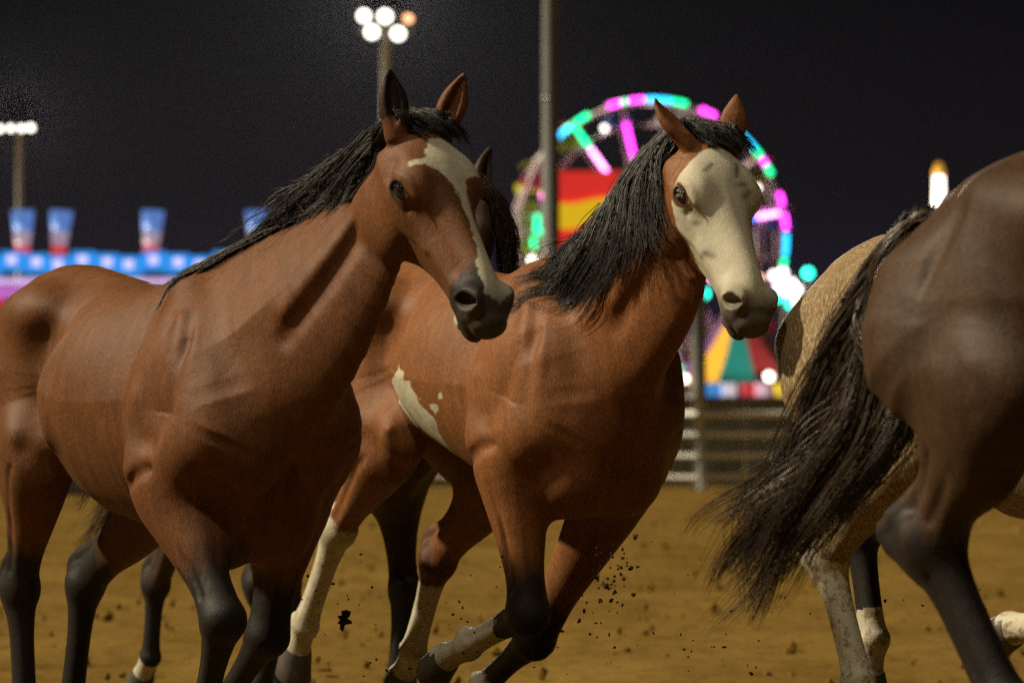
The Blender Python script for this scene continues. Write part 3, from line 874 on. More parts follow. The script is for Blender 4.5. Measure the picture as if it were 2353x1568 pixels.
STEEL = plain('mast_galvanised', (.80, .86, .95), rough=.5, metal=.0, noise=.15, scale=1)
LAMP = glow('flood_lens', (1.0, .96, .82), 7.0)
LAMP_D = glow('flood_lens_amber', (1.0, .45, .22), 2.2)
HOUS = plain('lamp_housing', (.05, .05, .05), rough=.5)
def flood_tower(loc, h, lamps, label, power):
    o = empty('floodlight_tower', loc)
    MB().tube([(0, 0, 0), (0, 0, h * .5), (0, 0, h)], [.19, .16, .13], 12).build('mast', STEEL, o, True)
    xs = [q[0] for q in lamps]
    zs = sorted({round(q[1], 1) for q in lamps})
    for z in zs:
        MB().box((sum(xs) / len(xs), .12, z), (max(xs) - min(xs) + .3, .08, .08)).build('cross_arm', STEEL, o)
    for (x, z, r, m) in lamps:
        ho = MB().tube([(x, .1, z), (x, -.12, z - .05), (x, -.22, z - .09)], [r * .55, r * .98, r * 1.03], 16).build('floodlight', HOUS, o, True)
        lens = MB().tube([(x, -.235, z - .1), (x, -.26, z - .11)], [r * .97, r * .8], 16).build('lens', m, ho, True)
    tag(o, label, 'floodlight', 'floodlight towers')
    d = bpy.data.lights.new('flood_beam', 'SPOT')
    d.energy = power; d.spot_size = R(40); d.spot_blend = .6; d.shadow_soft_size = .8; d.color = (1, .95, .86)
    s = bpy.data.objects.new('flood_beam', d); COL.objects.link(s)
    s.location = (loc[0], loc[1] - .9, h + .6)
    s.rotation_euler = (Vector(s.location) - Vector((0, 10, 1))).to_track_quat('Z', 'Y').to_euler()
flood_tower((-4.45, 130, 0), 15.4, [(-.74, 15.42, .22, LAMP), (.0, 15.40, .24, LAMP), (-.46, 14.86, .24, LAMP), (.46, 14.80, .24, LAMP), (.82, 15.32, .16, LAMP_D)],
            'floodlight tower with a cluster of blazing round lamps on a pale mast', 90000)
flood_tower((-25.3, 190, 0), 16.2, [(-.95, 16.22, .16, LAMP), (-.40, 16.25, .16, LAMP), (.15, 16.25, .16, LAMP), (.62, 16.28, .18, LAMP)],
            'floodlight tower with one straight row of lamps, above the blue-lit ride', 45000)

nm_ = empty('floodlight_tower', (-5.0, .6, 0))  # out-of-view mast, added to give the front beam a carrier
MB().tube([(0, 0, 0), (0, 0, 9), (0, 0, 18)], [.2, .17, .14], 12).build('mast', STEEL, nm_, True)
MB().box((0, .1, 18.0), (2.2, .1, .1)).build('cross_arm', STEEL, nm_)
for x in (-.8, 0, .8):
    ho = MB().tube([(x, .0, 18.3), (x, .2, 18.15), (x, .28, 18.08)], [.12, .26, .28], 16).build('floodlight', HOUS, nm_, True)
    MB().tube([(x, .29, 18.07), (x, .30, 18.06)], [.26, .24], 16).build('lens', LAMP, ho, True)
tag(nm_, 'unseen mast with three lamps, added to carry the front beam', 'floodlight', 'floodlight towers')

# ------------------------------------------------------------------ the ferris wheel
C_MAG = glow('led_magenta', (1.0, .04, .80), 4.2)
C_PNK = glow('led_pink', (1.0, .30, .85), 4.4)
C_CYA = glow('led_cyan', (.01, .45, .85), 3.0)
C_GRN = glow('led_green', (.0, .80, .28), 3.0)
C_BLU = glow('led_blue', (.02, .16, .9), 2.6)
C_WHT = glow('bulb_white', (1.0, .93, .80), 5.0)
C_AMB = glow('bulb_amber', (1.0, .62, .40), 2.2)
C_WMG = glow('bulb_pinkwhite', (1.0, .72, .95), 4.0)
C_TEA = glow('bulb_teal', (.02, .85, .60), 4.0)
TRUSS = plain('truss_grey', (.70, .64, .68), rough=.5, noise=.15)
GOND = [plain('gondola_blue', (.05, .10, .28), .4), plain('gondola_grey', (.30, .28, .30), .5), plain('gondola_red', (.40, .05, .05), .4), plain('gondola_olive', (.28, .34, .05), .4)]
WX, WY, WZ, WR = 7.4, 200.0, 11.1, 7.35
wheel = empty('ferris_wheel', (WX, WY, 0), R(8))
def wp(a, r, y): return (r * math.cos(a), y, WZ + r * math.sin(a))
NS = 16
ang = [R(13.5 + 22.5 * k) for k in range(NS)]
for yy in (-.9, .9):
    for rr_, tn in ((WR, .13), (WR * .84, .10)):
        pts = [wp(a, rr_, yy) for a in ang] + [wp(ang[0], rr_, yy)]
        MB().tube(pts, tn, 6, False).build('rim', TRUSS, wheel, True)
    for a in ang:
        MB().tube([wp(a, .4, yy * .9), wp(a, WR, yy)], .10, 6).build('spoke', TRUSS, wheel, True)
MB().tube([(0, -1.2, WZ), (0, 1.2, WZ)], .45, 14).build('hub', TRUSS, wheel, True)
for sx in (-1, 1):
    for yy in (-1.5, 1.5):
        MB().tube([(0, yy * .8, WZ), (sx * 3.4, yy * 1.4, 0)], .16, 8).build('support_leg', TRUSS, wheel, True)
def led(a0, r0, a1, r1, m, rad=.12):
    MB().tube([wp(a0, r0, -1.06), wp(a1, r1, -1.06)], rad, 8).build('light_tube', m, wheel, True)
def arc(d0, d1, m, f=1.0):
    """light tubes along the rim from d0 to d1 degrees"""
    n = max(1, round(abs(d1 - d0) / 6))
    for i in range(n):
        led(R(d0 + (d1 - d0) * (i + .04) / n), WR * f, R(d0 + (d1 - d0) * (i + .96) / n), WR * f, m)
for d0, d1, m in ((13.5, 19, C_MAG), (27, 31.5, C_GRN), (32, 35, C_MAG), (36, 40, C_GRN), (40, 51, C_CYA), (62, 69, C_MAG), (75, 82, C_GRN), (82, 93, C_CYA), (93.5, 100, C_MAG), (101, 103, C_GRN), (103.5, 109, C_MAG),
                 (118, 125, C_GRN), (127, 130, C_TEA), (130, 142, C_CYA), (3, 10, C_MAG), (-8, 1.5, C_CYA), (-14, -9, C_GRN), (-62, -48, C_CYA), (-90, -76, C_GRN), (-120, -104, C_MAG)):
    arc(d0, d1, m)
arc(155, 162, C_MAG, .86); arc(170, 179, C_GRN, .86); arc(181, 186, C_GRN, .88)
for d, segs in ((126, ((.80, .97, C_GRN), (.42, .78, C_PNK), (.33, .41, C_BLU))), (103.5, ((.60, .84, C_MAG), (.42, .58, C_PNK))), (10.5, ((.80, .96, C_PNK), (.72, .79, C_BLU))), (178, ((.74, .86, C_GRN),)),
                (58.5, ((.5, .8, C_MAG),)), (-35, ((.5, .8, C_PNK),)), (-80, ((.5, .8, C_CYA),))):
    for f0, f1, m in segs: led(R(d), WR * f0, R(d), WR * f1, m)
for k in range(0, NS, 2):
    p = wp(ang[k] + R(11), WR * .86, -1.1)
    MB().ball(p, .16, 10, 8).build('bulb', [C_AMB, C_WHT][k % 4 == 0], wheel, True)
MB().ball((-2.25, -1.15, WZ + 2.4), .22, 10, 8).build('bulb', C_WHT, wheel, True)
tag(wheel, 'lit ferris wheel with magenta, cyan and green light tubes behind the arena', 'ferris wheel')
for k, a in enumerate(ang):
    p = wp(a, WR + .02, 0)
    w_ = Matrix.Rotation(R(8), 3, 'Z') @ Vector((p[0], p[1], 0))
    g = empty('gondola', (WX + w_.x, WY + w_.y, p[2] - 1.35), R(8))
    m = GOND[(k * 3) % 4]
    mb = MB()
    prof = [(-.62, .25), (-.5, .0), (.5, .0), (.62, .25), (.66, .62), (.56, .62), (.45, .2), (-.45, .2), (-.56, .62), (-.66, .62)]
    n0 = len(mb.V)
    for yy in (-.6, .6): mb.V += [Vector((x, yy, z)) for x, z in prof]
    q = len(prof)
    for i in range(q): mb.F.append([i, (i + 1) % q, q + (i + 1) % q, q + i])
    mb.F.append(list(range(q))[::-1]); mb.F.append([q + i for i in range(q)])
    mb.build('tub', m, g)
    MB().box((0, .5, .55), (1.0, .1, .6)).build('seat_back', m, g)
    for sx in (-.6, .6): MB().tube([(sx, 0, .55), (sx * .25, 0, 1.33)], .035, 6).build('hanger', TRUSS, g, True)
    MB().tube([(-.75, 0, 1.15), (-.4, 0, 1.38), (.4, 0, 1.38), (.75, 0, 1.15)], .10, 8).build('canopy', GOND[(k + 1) % 4], g, True)
    tag(g, '%s tub gondola hanging from the ferris wheel rim' % ['blue', 'olive', 'red', 'grey'][k % 4], 'gondola', '%s gondolas' % ['blue', 'olive', 'red', 'grey'][k % 4])

# red and yellow painted show front in front of the wheel's left side
RED = glow('panel_red', (.75, .030, .022), .55); YEL = glow('panel_yellow', (.80, .52, .01), .55); ORG = glow('panel_orange', (.9, .13, .03), .65)
sf = empty('show_front', (4.2, 192, 0))
MB().box((.2, 0, 7.3), (5.6, .3, 13.6)).build('panel', RED, sf)
def wave(z0, z1, m, dy, amp):
    mb = MB(); N = 24
    for yy in (dy, dy + .12):
        for i in range(N + 1):
            x = -2.6 + 5.6 * i / N
            w = amp * math.sin(x * 1.15 + .4) - .22 * x
            mb.V += [Vector((x, yy, z0 + w)), Vector((x, yy, z1 + w * .8))]
    k = 2 * (N + 1)
    for i in range(N):
        a = 2 * i
        mb.F += [[a, a + 2, a + 3, a + 1], [k + a, k + a + 1, k + a + 3, k + a + 2], [a + 1, a + 3, k + a + 3, k + a + 1], [a, k + a, k + a + 2, a + 2]]
    return mb.build('wave_band', m, sf)
wave(11.2, 12.5, YEL, -.30, .45)
wave(6.0, 9.9, ORG, -.28, .35)
for x in (-2.4, 2.8): MB().tube([(x, .3, 0), (x, .3, 13.8)], .12, 8).build('post', TRUSS, sf, True)
tag(sf, 'red show front with a wavy yellow band across it', 'show front')
gb = empty('game_stall', (.9, 206, 0))
OLV = glow('awning_olive', (.14, .22, .01), .28); YL2 = glow('awning_yellow', (.70, .70, .02), .6)
MB().box((.2, 0, 11.9), (1.5, 1.2, 3.0)).build('screen', OLV, gb)
MB().box((-.05, -.2, 14.1), (1.3, 1.0, .34)).build('header', YL2, gb)
for x in (-.5, .9): MB().tube([(x, 0, 0), (x, 0, 13.9)], .12, 8).build('leg', TRUSS, gb, True)
for (x, z, m) in ((-1.35, 12.6, C_AMB), (-1.1, 11.3, C_WMG), (.2, 10.1, C_WHT), (.75, 10.0, C_WHT)):
    MB().ball((x, -1.0, z), .22, 10, 8).build('bulb', m, gb, True)
tag(gb, 'green lit stall tower with a yellow header left of the tall pole', 'stall')

# lamps and booths at the foot of the wheel
lc = empty('lamp_cluster', (14.0, 190, 0))
MB().tube([(0, 0, 0), (0, 0, 8.4)], .12, 8).build('pole', TRUSS, lc, True)
for (x, z, m) in ((-.55, 8.6, C_WMG), (-.1, 8.75, C_WMG), (.35, 8.2, C_WHT), (.62, 7.9, C_WHT), (.1, 7.8, C_WMG), (.55, 7.2, C_WHT), (.35, 7.1, C_TEA), (-.35, 7.5, C_TEA), (-.3, 8.0, C_WMG)):
    MB().ball((x, -.2, z), .24, 10, 8).build('bulb', m, lc, True)
tag(lc, 'cluster of white and pink bulbs on a pole at the foot of the wheel', 'lamp')
def bulb_lamp(loc, z, r, m, label):
    o = empty('midway_lamp', loc)
    MB().tube([(0, 0, 0), (0, 0, z)], .05, 8).build('pole', TRUSS, o, True)
    MB().ball((0, -.02, z + r * .9), r, 14, 10).build('globe', m, o, True)
    tag(o, label, 'lamp')
bulb_lamp((15.2, 190, 0), 8.5, .27, C_TEA, 'single teal globe lamp beside the roan horse\'s rump')
bulb_lamp((9.7, 188, 0), 7.35, .32, C_TEA, 'small teal globe lamp below the bald-faced horse\'s jaw')
bulb_lamp((4.67, 100, 0), 2.16, .11, C_WHT, 'round white globe lamp left of the striped tent')
bulb_lamp((6.95, 100, 0), 2.2, .13, C_WHT, 'round white globe lamp at the right edge of the striped tent')

# striped tent
tent = empty('striped_tent', (6.75, 110, 0))
gore = {'purple': plain('canvas_purple', (.13, .035, .20), .8), 'yellow': plain('canvas_yellow', (.75, .42, .02), .8), 'teal': plain('canvas_teal', (.0, .24, .25), .8), 'red': plain('canvas_red', (.62, .06, .08), .8), 'white': plain('canvas_pink', (.75, .42, .40), .8)}
seq = ['purple', 'yellow', 'teal', 'red', 'white', 'purple', 'yellow', 'teal', 'red', 'white', 'yellow', 'teal']
NG = 12
for k in range(NG):
    a0 = R(-165 + 15 + 30 * k - 20); a1 = a0 + R(30)
    mb = MB()
    prev = None
    for i in range(7):
        t = i / 6
        r_ = 2.05 * t ** .9; z = 4.75 - 2.35 * t + .25 * math.sin(math.pi * t) * -1
        ring = []
        for q in range(5):
            a = a0 + (a1 - a0) * q / 4
            sag = 1 - .05 * math.sin(math.pi * q / 4) * t
            ring.append(Vector((r_ * sag * math.cos(a), r_ * sag * math.sin(a), z)))
        base = len(mb.V); mb.V += ring
        if prev is not None:
            for q in range(4): mb.F.append([prev + q, base + q, base + q + 1, prev + q + 1])
        prev = base
    base = len(mb.V)
    mb.V += [v + Vector((0, 0, -.22)) for v in mb.V[prev:prev + 5]]
    for q in range(4): mb.F.append([prev + q, base + q, base + q + 1, prev + q + 1])
    mb.build('canvas_gore', gore[seq[k]], tent, True)
for k in range(6):
    a = R(60 * k + 10); MB().tube([(1.95 * math.cos(a), 1.95 * math.sin(a), 0), (1.95 * math.cos(a), 1.95 * math.sin(a), 2.4)], .04, 8).build('tent_pole', TRUSS, tent, True)
MB().ball((0, 0, 4.85), .12, 10, 8).build('finial', gore['yellow'], tent, True)
tag(tent, 'round tent with purple, yellow, teal and red canvas stripes', 'tent')
cols = [('blue', (.05, .30, .75)), ('white', (.75, .70, .78)), ('red', (.6, .05, .06)), ('pale pink', (.85, .55, .70)), ('yellow', (.80, .66, .01)), ('lilac', (.45, .30, .65))]
xs = [5.75, 6.2, 6.75, 7.2, 7.95, 8.6]
for (nm, c), x, w_ in zip(cols, xs, (.45, .40, .35, .45, .85, .5)):
    o = empty('prize_booth', (x, 106, 0))
    MB().box((0, 0, .85), (w_, .8, 1.7)).build('counter', plain('booth_' + nm.replace(' ', '_'), c, .6), o)
    MB().box((0, -.05, 2.02), (w_ * .96, .9, .36)).build('header', glow('header_' + nm.replace(' ', '_'), c, .55), o)
    MB().tube([(-w_ * .4, .3, 1.7), (-w_ * .4, .3, 1.84)], .03, 6).build('stay', TRUSS, o, True)
    MB().tube([(w_ * .4, .3, 1.7), (w_ * .4, .3, 1.84)], .03, 6).build('stay', TRUSS, o, True)
    tag(o, 'small %s prize booth under the striped tent' % nm, 'booth')

# light column on the right
o = empty('light_column', (17.3, 150, 0))
MB().tube([(0, 0, 0), (0, 0, 9.3)], .14, 10).build('mast', TRUSS, o, True)
MB().tube([(0, 0, 9.3), (0, 0, 11.05)], [.25, .21], 14).build('light_tube', C_WHT, o, True)
MB().tube([(0, 0, 11.05), (0, 0, 11.25), (0, 0, 11.6)], [.26, .24, .10], 14).build('cap', glow('cap_amber', (.8, .40, .04), .5), o, True)
tag(o, 'glowing white light column with an amber cap above the dark bay rump', 'lamp')

# ------------------------------------------------------------------ blue-lit ride on the left
ride = empty('fairground_ride', (-16.5, 160, 0))
BLU = glow('fascia_blue', (.02, .22, .62), .9); PUR = glow('fascia_purple', (.42, .12, .50), .75); LIL = glow('fascia_lilac', (.55, .42, .70), .9); WIN = glow('fascia_white', (.60, .52, .85), 1.0)
DRK = plain('ride_body', (.025, .02, .028), .7); RDP = glow('post_red', (.75, .03, .07), .6)
MB().box((0, 1.5, 3.2), (13.5, 2.5, 6.3)).build('body', DRK, ride)
for k in range(-6, 7):
    x = k * 1.02
    zz = 7.85 + .10 * ((k * 5) % 3)
    b_ = MB().box((x, 0, zz), (.98, .4, .85)).build('fascia_box', BLU, ride)
    MB().box((x + .05 * ((k % 3) - 1), -.23, zz + .05), (.40, .08, .36)).build('lit_square', WIN, b_)
    MB().box((x, .05, 7.20), (.98, .4, .22)).build('light_strip', LIL, ride)
    MB().box((x, 0, 6.72), (.98, .4, .60)).build('lower_panel', PUR, ride)
    if k % 3 == 0: MB().tube([(x + .5, -.1, 0), (x + .5, -.1, 6.4)], .13, 8).build('post', RDP, ride, True)
tag(ride, 'long fairground ride with blue and purple lit fascia behind the bay horse\'s back', 'ride')
CUPB = glow('cup_blue', (.10, .22, .60), .55); CUPW = glow('cup_white', (.42, .32, .42), .5); CUPR = glow('cup_red', (.70, .05, .05), .55)
for (x, tilt, lab) in ((-21.2, 0, 'upright blue, white and red cup sign directly below the straight-row floodlight tower'), (-19.65, 4, 'leaning blue, white and red cup sign close beside the upright one'),
                  (-15.65, 3, 'blue, white and red cup sign standing alone mid-roof above the bay rump'), (-11.0, -2, 'blue cup sign half hidden behind the blown black mane')):
    o = empty('cup_sign', (x, 160.3, 8.3)); o.rotation_euler = (0, R(tilt), 0)
    MB().tube([(0, 0, -.1), (0, 0, .45)], [.30, .33], 16).build('red_base', CUPR, o, True)
    MB().tube([(0, 0, .45), (0, 0, 1.05)], [.33, .40], 16).build('white_band', CUPW, o, True)
    MB().tube([(0, 0, 1.05), (0, 0, 1.95)], [.40, .50], 16).build('blue_top', CUPB, o, True)
    tag(o, lab, 'sign', 'cup signs on the ride roof')
bulb_lamp((-21.4, 158, 0), 4.9, .42, glow('bulb_lime', (.75, .9, .05), 1.3), 'lime yellow globe lamp low at the left of the lit ride')

# ------------------------------------------------------------------ dirt thrown up by the hooves
rg = random.Random(77)
def flying(c, r):
    V, F = [], []
    clod_geo((0, 0, 0), r, rg, V, F)
    o = mesh_obj('dirt_clod', V, F, CLOD, smooth=False); o.location = c
    tag(o, 'dark clod of dirt thrown into the air by the hooves', 'dirt clod', 'flying dirt clods')
V, F = [], []
for (c, rr) in (((0, 0, 0), .018), ((.004, 0, .016), .014), ((-.006, .003, -.015), .013), ((.012, 0, -.004), .012), ((-.010, 0, .006), .011)): clod_geo(c, rr, rg, V, F)
o = mesh_obj('dirt_clod', V, F, CLOD, smooth=False); o.location = (-.465, 10.3, .53)
tag(o, 'largest ragged clod of dirt hanging between the horses\' legs', 'dirt clod')
for _ in range(62):
    a = rg.gauss(0, 1); b_ = rg.gauss(0, 1)
    flying((.265 + .030 * a + .018 * b_, 10.1 + rg.uniform(-.15, .15), .665 + .055 * b_ - .012 * a), rg.choice((.003, .004, .0045, .006, .008)))
for _ in range(95):
    flying((rg.uniform(-.62, .55), 10.1 + rg.uniform(-.5, .3), rg.uniform(.38, .75)), rg.choice((.002, .0025, .003, .004, .005)))
for _ in range(26):
    flying((rg.uniform(.5, 1.3), 10.1 + rg.uniform(-.5, .3), rg.uniform(.38, .68)), rg.choice((.0025, .003, .004, .006)))

# ------------------------------------------------------------------ dusty air over the arena and the fairground
hz, hn_, hl, hb_ = new_mat('dusty_air')
hn_.remove(hb_)
pv = hn_.new('ShaderNodeVolumePrincipled')
pv.inputs['Color'].default_value = (.82, .82, .86, 1); pv.inputs['Density'].default_value = HAZE; pv.inputs['Anisotropy'].default_value = .75
hl.new(pv.outputs[0], hn_['Material Output'].inputs['Volume'])
o = MB().box((0, 120, 9.0), (300, 300, 20.2)).build('haze', hz)
tag(o, kind='stuff')
MANE_A = [
    [(1.159, 0.120, 1.858), (1.101, 0.090, 1.796), (1.042, 0.060, 1.697), (1.009, 0.040, 1.620)],
    [(1.067, 0.110, 1.844), (0.986, 0.080, 1.757), (0.903, 0.050, 1.670), (0.824, 0.030, 1.594)],
    [(0.991, 0.090, 1.797), (0.908, 0.060, 1.722), (0.778, 0.030, 1.630), (0.650, 0.010, 1.543)],
    [(0.891, 0.070, 1.740), (0.784, 0.040, 1.670), (0.650, 0.010, 1.584), (0.518, -0.010, 1.489)],
    [(0.766, 0.050, 1.672), (0.656, 0.020, 1.601), (0.531, -0.010, 1.524), (0.408, -0.030, 1.422)],
    [(0.614, 0.030, 1.592), (0.524, 0.000, 1.536), (0.433, -0.030, 1.468), (0.334, -0.050, 1.358)],
    [(0.500, 0.000, 1.537), (0.458, -0.030, 1.503), (0.415, -0.060, 1.456), (0.352, -0.080, 1.352)],
]
MANE_B = [
    [(1.056, 0.000, 1.832), (1.008, -0.050, 1.765), (1.029, -0.090, 1.660), (1.071, -0.110, 1.556), (1.108, -0.120, 1.498)],
    [(0.961, 0.000, 1.810), (0.923, -0.050, 1.713), (0.954, -0.090, 1.596), (0.965, -0.110, 1.481), (0.927, -0.120, 1.414)],
    [(0.876, 0.000, 1.769), (0.836, -0.050, 1.672), (0.857, -0.090, 1.543), (0.812, -0.110, 1.429), (0.729, -0.120, 1.339)],
    [(0.777, 0.000, 1.712), (0.759, -0.050, 1.618), (0.768, -0.090, 1.512), (0.689, -0.110, 1.410), (0.569, -0.120, 1.314)],
    [(0.678, 0.000, 1.641), (0.681, -0.050, 1.564), (0.668, -0.090, 1.481), (0.598, -0.110, 1.401), (0.518, -0.120, 1.315)],
    [(0.576, 0.000, 1.581), (0.590, -0.050, 1.532), (0.565, -0.090, 1.473), (0.529, -0.110, 1.415), (0.465, -0.120, 1.358)],
    [(0.461, 0.000, 1.533), (0.498, -0.050, 1.500), (0.496, -0.090, 1.464), (0.448, -0.110, 1.418), (0.417, -0.120, 1.383)],
]
TAIL_D = [
    [(-0.805, 0.000, 1.408), (-0.912, 0.007, 1.307), (-1.015, 0.013, 1.168), (-1.075, 0.020, 1.062), (-1.120, 0.020, 0.973), (-1.245, 0.020, 0.910), (-1.277, 0.020, 0.882), (-1.245, 0.020, 0.855)],
    [(-0.805, 0.000, 1.403), (-0.903, 0.010, 1.289), (-1.003, 0.020, 1.150), (-1.072, 0.030, 1.018), (-1.128, 0.030, 0.893), (-1.230, 0.030, 0.810), (-1.369, 0.030, 0.707), (-1.428, 0.030, 0.632)],
    [(-0.802, 0.000, 1.401), (-0.874, 0.000, 1.262), (-0.939, 0.000, 1.105), (-0.994, 0.000, 0.974), (-1.071, 0.000, 0.876), (-1.183, 0.000, 0.785), (-1.286, 0.000, 0.674), (-1.315, 0.000, 0.610)],
    [(-0.800, -0.000, 1.397), (-0.867, -0.010, 1.244), (-0.892, -0.020, 1.096), (-0.928, -0.030, 0.974), (-1.026, -0.030, 0.868), (-1.115, -0.030, 0.769), (-1.183, -0.030, 0.660), (-1.274, -0.030, 0.567)],
    [(-0.798, -0.000, 1.394), (-0.857, -0.017, 1.226), (-0.839, -0.033, 1.087), (-0.859, -0.050, 0.983), (-0.945, -0.050, 0.886), (-1.033, -0.050, 0.797), (-1.122, -0.050, 0.698), (-1.212, -0.050, 0.597)],
    [(-0.795, -0.000, 1.392), (-0.846, -0.017, 1.209), (-0.823, -0.033, 1.069), (-0.833, -0.050, 0.991), (-0.891, -0.050, 0.922), (-0.956, -0.050, 0.860), (-1.066, -0.050, 0.761), (-1.190, -0.050, 0.625)],
]
TAIL_E = [
    [(-1.179, 0.020, 0.934), (-1.286, 0.020, 0.818), (-1.449, 0.020, 0.683), (-1.673, 0.020, 0.569)],
    [(-1.104, 0.000, 0.918), (-1.175, 0.000, 0.804), (-1.283, 0.000, 0.704), (-1.502, 0.000, 0.591)],
    [(-1.030, -0.020, 0.903), (-1.083, -0.020, 0.789), (-1.154, -0.020, 0.715), (-1.279, -0.020, 0.639)],
]
TAIL_C = [
    [(-0.987, 0.030, 1.292), (-1.004, 0.030, 1.130), (-0.998, 0.020, 1.014), (-1.027, 0.020, 0.921)],
    [(-0.886, 0.000, 1.243), (-0.903, 0.000, 1.094), (-0.928, 0.000, 0.957), (-0.954, 0.000, 0.876)],
]
TAIL_A = [
    [(-0.917, 0.250, 0.987), (-0.947, 0.250, 0.940), (-1.022, 0.250, 0.893), (-1.128, 0.250, 0.824)],
    [(-0.842, 0.220, 0.975), (-0.866, 0.220, 0.922), (-0.916, 0.220, 0.868), (-0.946, 0.220, 0.841)],
]

TRUNK_B = [(-.79, 1.24, .11, .16, .20, .15), (-.66, 1.235, .215, .255, .25, .15), (-.48, 1.23, .245, .31, .25, .2), (-.28, 1.22, .20, .29, .145, .2),
        (-.08, 1.18, .258, .305, .205, .12), (.12, 1.16, .258, .305, .265, .12), (.28, 1.15, .232, .345, .315, .3), (.42, 1.17, .208, .33, .33, .42),
        (.54, 1.15, .185, .27, .28, .4), (.65, 1.12, .13, .17, .19, .2)]
COAT_A = coat('coat_bay', (.088, .031, .009), (.150, .056, .017), (.0085, .007, .006), mud=.35)
COAT_B = coat('coat_light_bay', (.145, .050, .014), (.215, .084, .026), (.011, .008, .0065), mud=.3)
COAT_C = coat('coat_roan', (.140, .080, .026), (.205, .124, .046), (.011, .009, .008), roan=.5, mud=.9)
COAT_D = coat('coat_dark_bay', (.032, .016, .0075), (.060, .030, .013), (.009, .007, .006), rough=.52)
COAT_E = coat('coat_brown', (.040, .024, .016), (.065, .040, .027), (.010, .0095, .009))
HAIR_BLACK = hair_mat('hair_black', (.006, .005, .005), (.020, .016, .013))
HAIR_DARK = hair_mat('hair_dark_brown', (.006, .004, .003), (.055, .034, .020), .36)
HAIR_TAN = hair_mat('hair_tan', (.05, .03, .014), (.16, .09, .04))

def poly_sd(x, y, pts):
    """signed distance to a polygon, positive inside (numpy)"""
    x = np.asarray(x); y = np.asarray(y)
    d = np.full(x.shape, 9.0); inside = np.zeros(x.shape, bool)
    for (x0, y0), (x1, y1) in zip(pts, pts[1:] + pts[:1]):
        ex, ey = x1 - x0, y1 - y0
        t = np.clip(((x - x0) * ex + (y - y0) * ey) / (ex * ex + ey * ey), 0, 1)
        d = np.minimum(d, np.hypot(x - x0 - t * ex, y - y0 - t * ey))
        if y0 != y1:
            c = ((y0 > y) != (y1 > y)) & (x < (x1 - x0) * (y - y0) / (y1 - y0) + x0)
            inside ^= c
    return np.where(inside, d, -d)

def muzzle_dark(e, dark, t0=.50, t1=.56):
    hc = e['hc']
    return np.maximum(dark, np.where(e['inhead'], smooth(t0, t1, hc[:, 0]), 0))

def paint_A(e, dark, white, skin):
    hc = e['hc']; t, u, s = hc.T; ih = e['inhead']
    for k in ('nf', 'ff'): dark = np.maximum(dark, smooth(-.8, .0, e['lt'][k]))
    for k in ('nh', 'fh'): dark = np.maximum(dark, smooth(-.7, .0, e['lt'][k]))
    dark = np.where(ih, 0, dark)
    dark = np.maximum(dark, np.where(ih, smooth(.47, .60, t + .25 * (u + .06) - .04 * smooth(-.03, .02, s) + .04), 0))
    star = poly_sd(t, s, [(.075, -.012), (.072, .02), (.10, .055), (.155, .085), (.20, .075), (.21, .035), (.30, .026), (.42, .026), (.50, .045), (.58, .045), (.60, .01),
                          (.575, -.022), (.50, -.018), (.42, .002), (.32, .004), (.235, .0), (.195, -.018), (.165, -.045), (.158, -.075), (.145, -.072), (.14, -.04), (.10, -.025)])
    w = np.where(ih & (u > -.075), star, -.05)
    chin = np.where(ih, np.minimum(t - .49, -.118 - u) , -.05)
    w = np.maximum(w, np.minimum(chin, .56 - t))
    white = .5 + 3 * np.clip(w, -.1, .05)
    ear = np.where(ih & (t < -.01) & (u > -.03) & (np.abs(s) > .025), .7, 0)
    dark = np.maximum(dark, ear * (s < 0))  # near ear only: its shade is put into the coat colour
    skin = np.maximum(skin, np.where(ih, .6 * smooth(.53, .62, t + .25 * (u + .06)), 0))
    return dark, white, skin

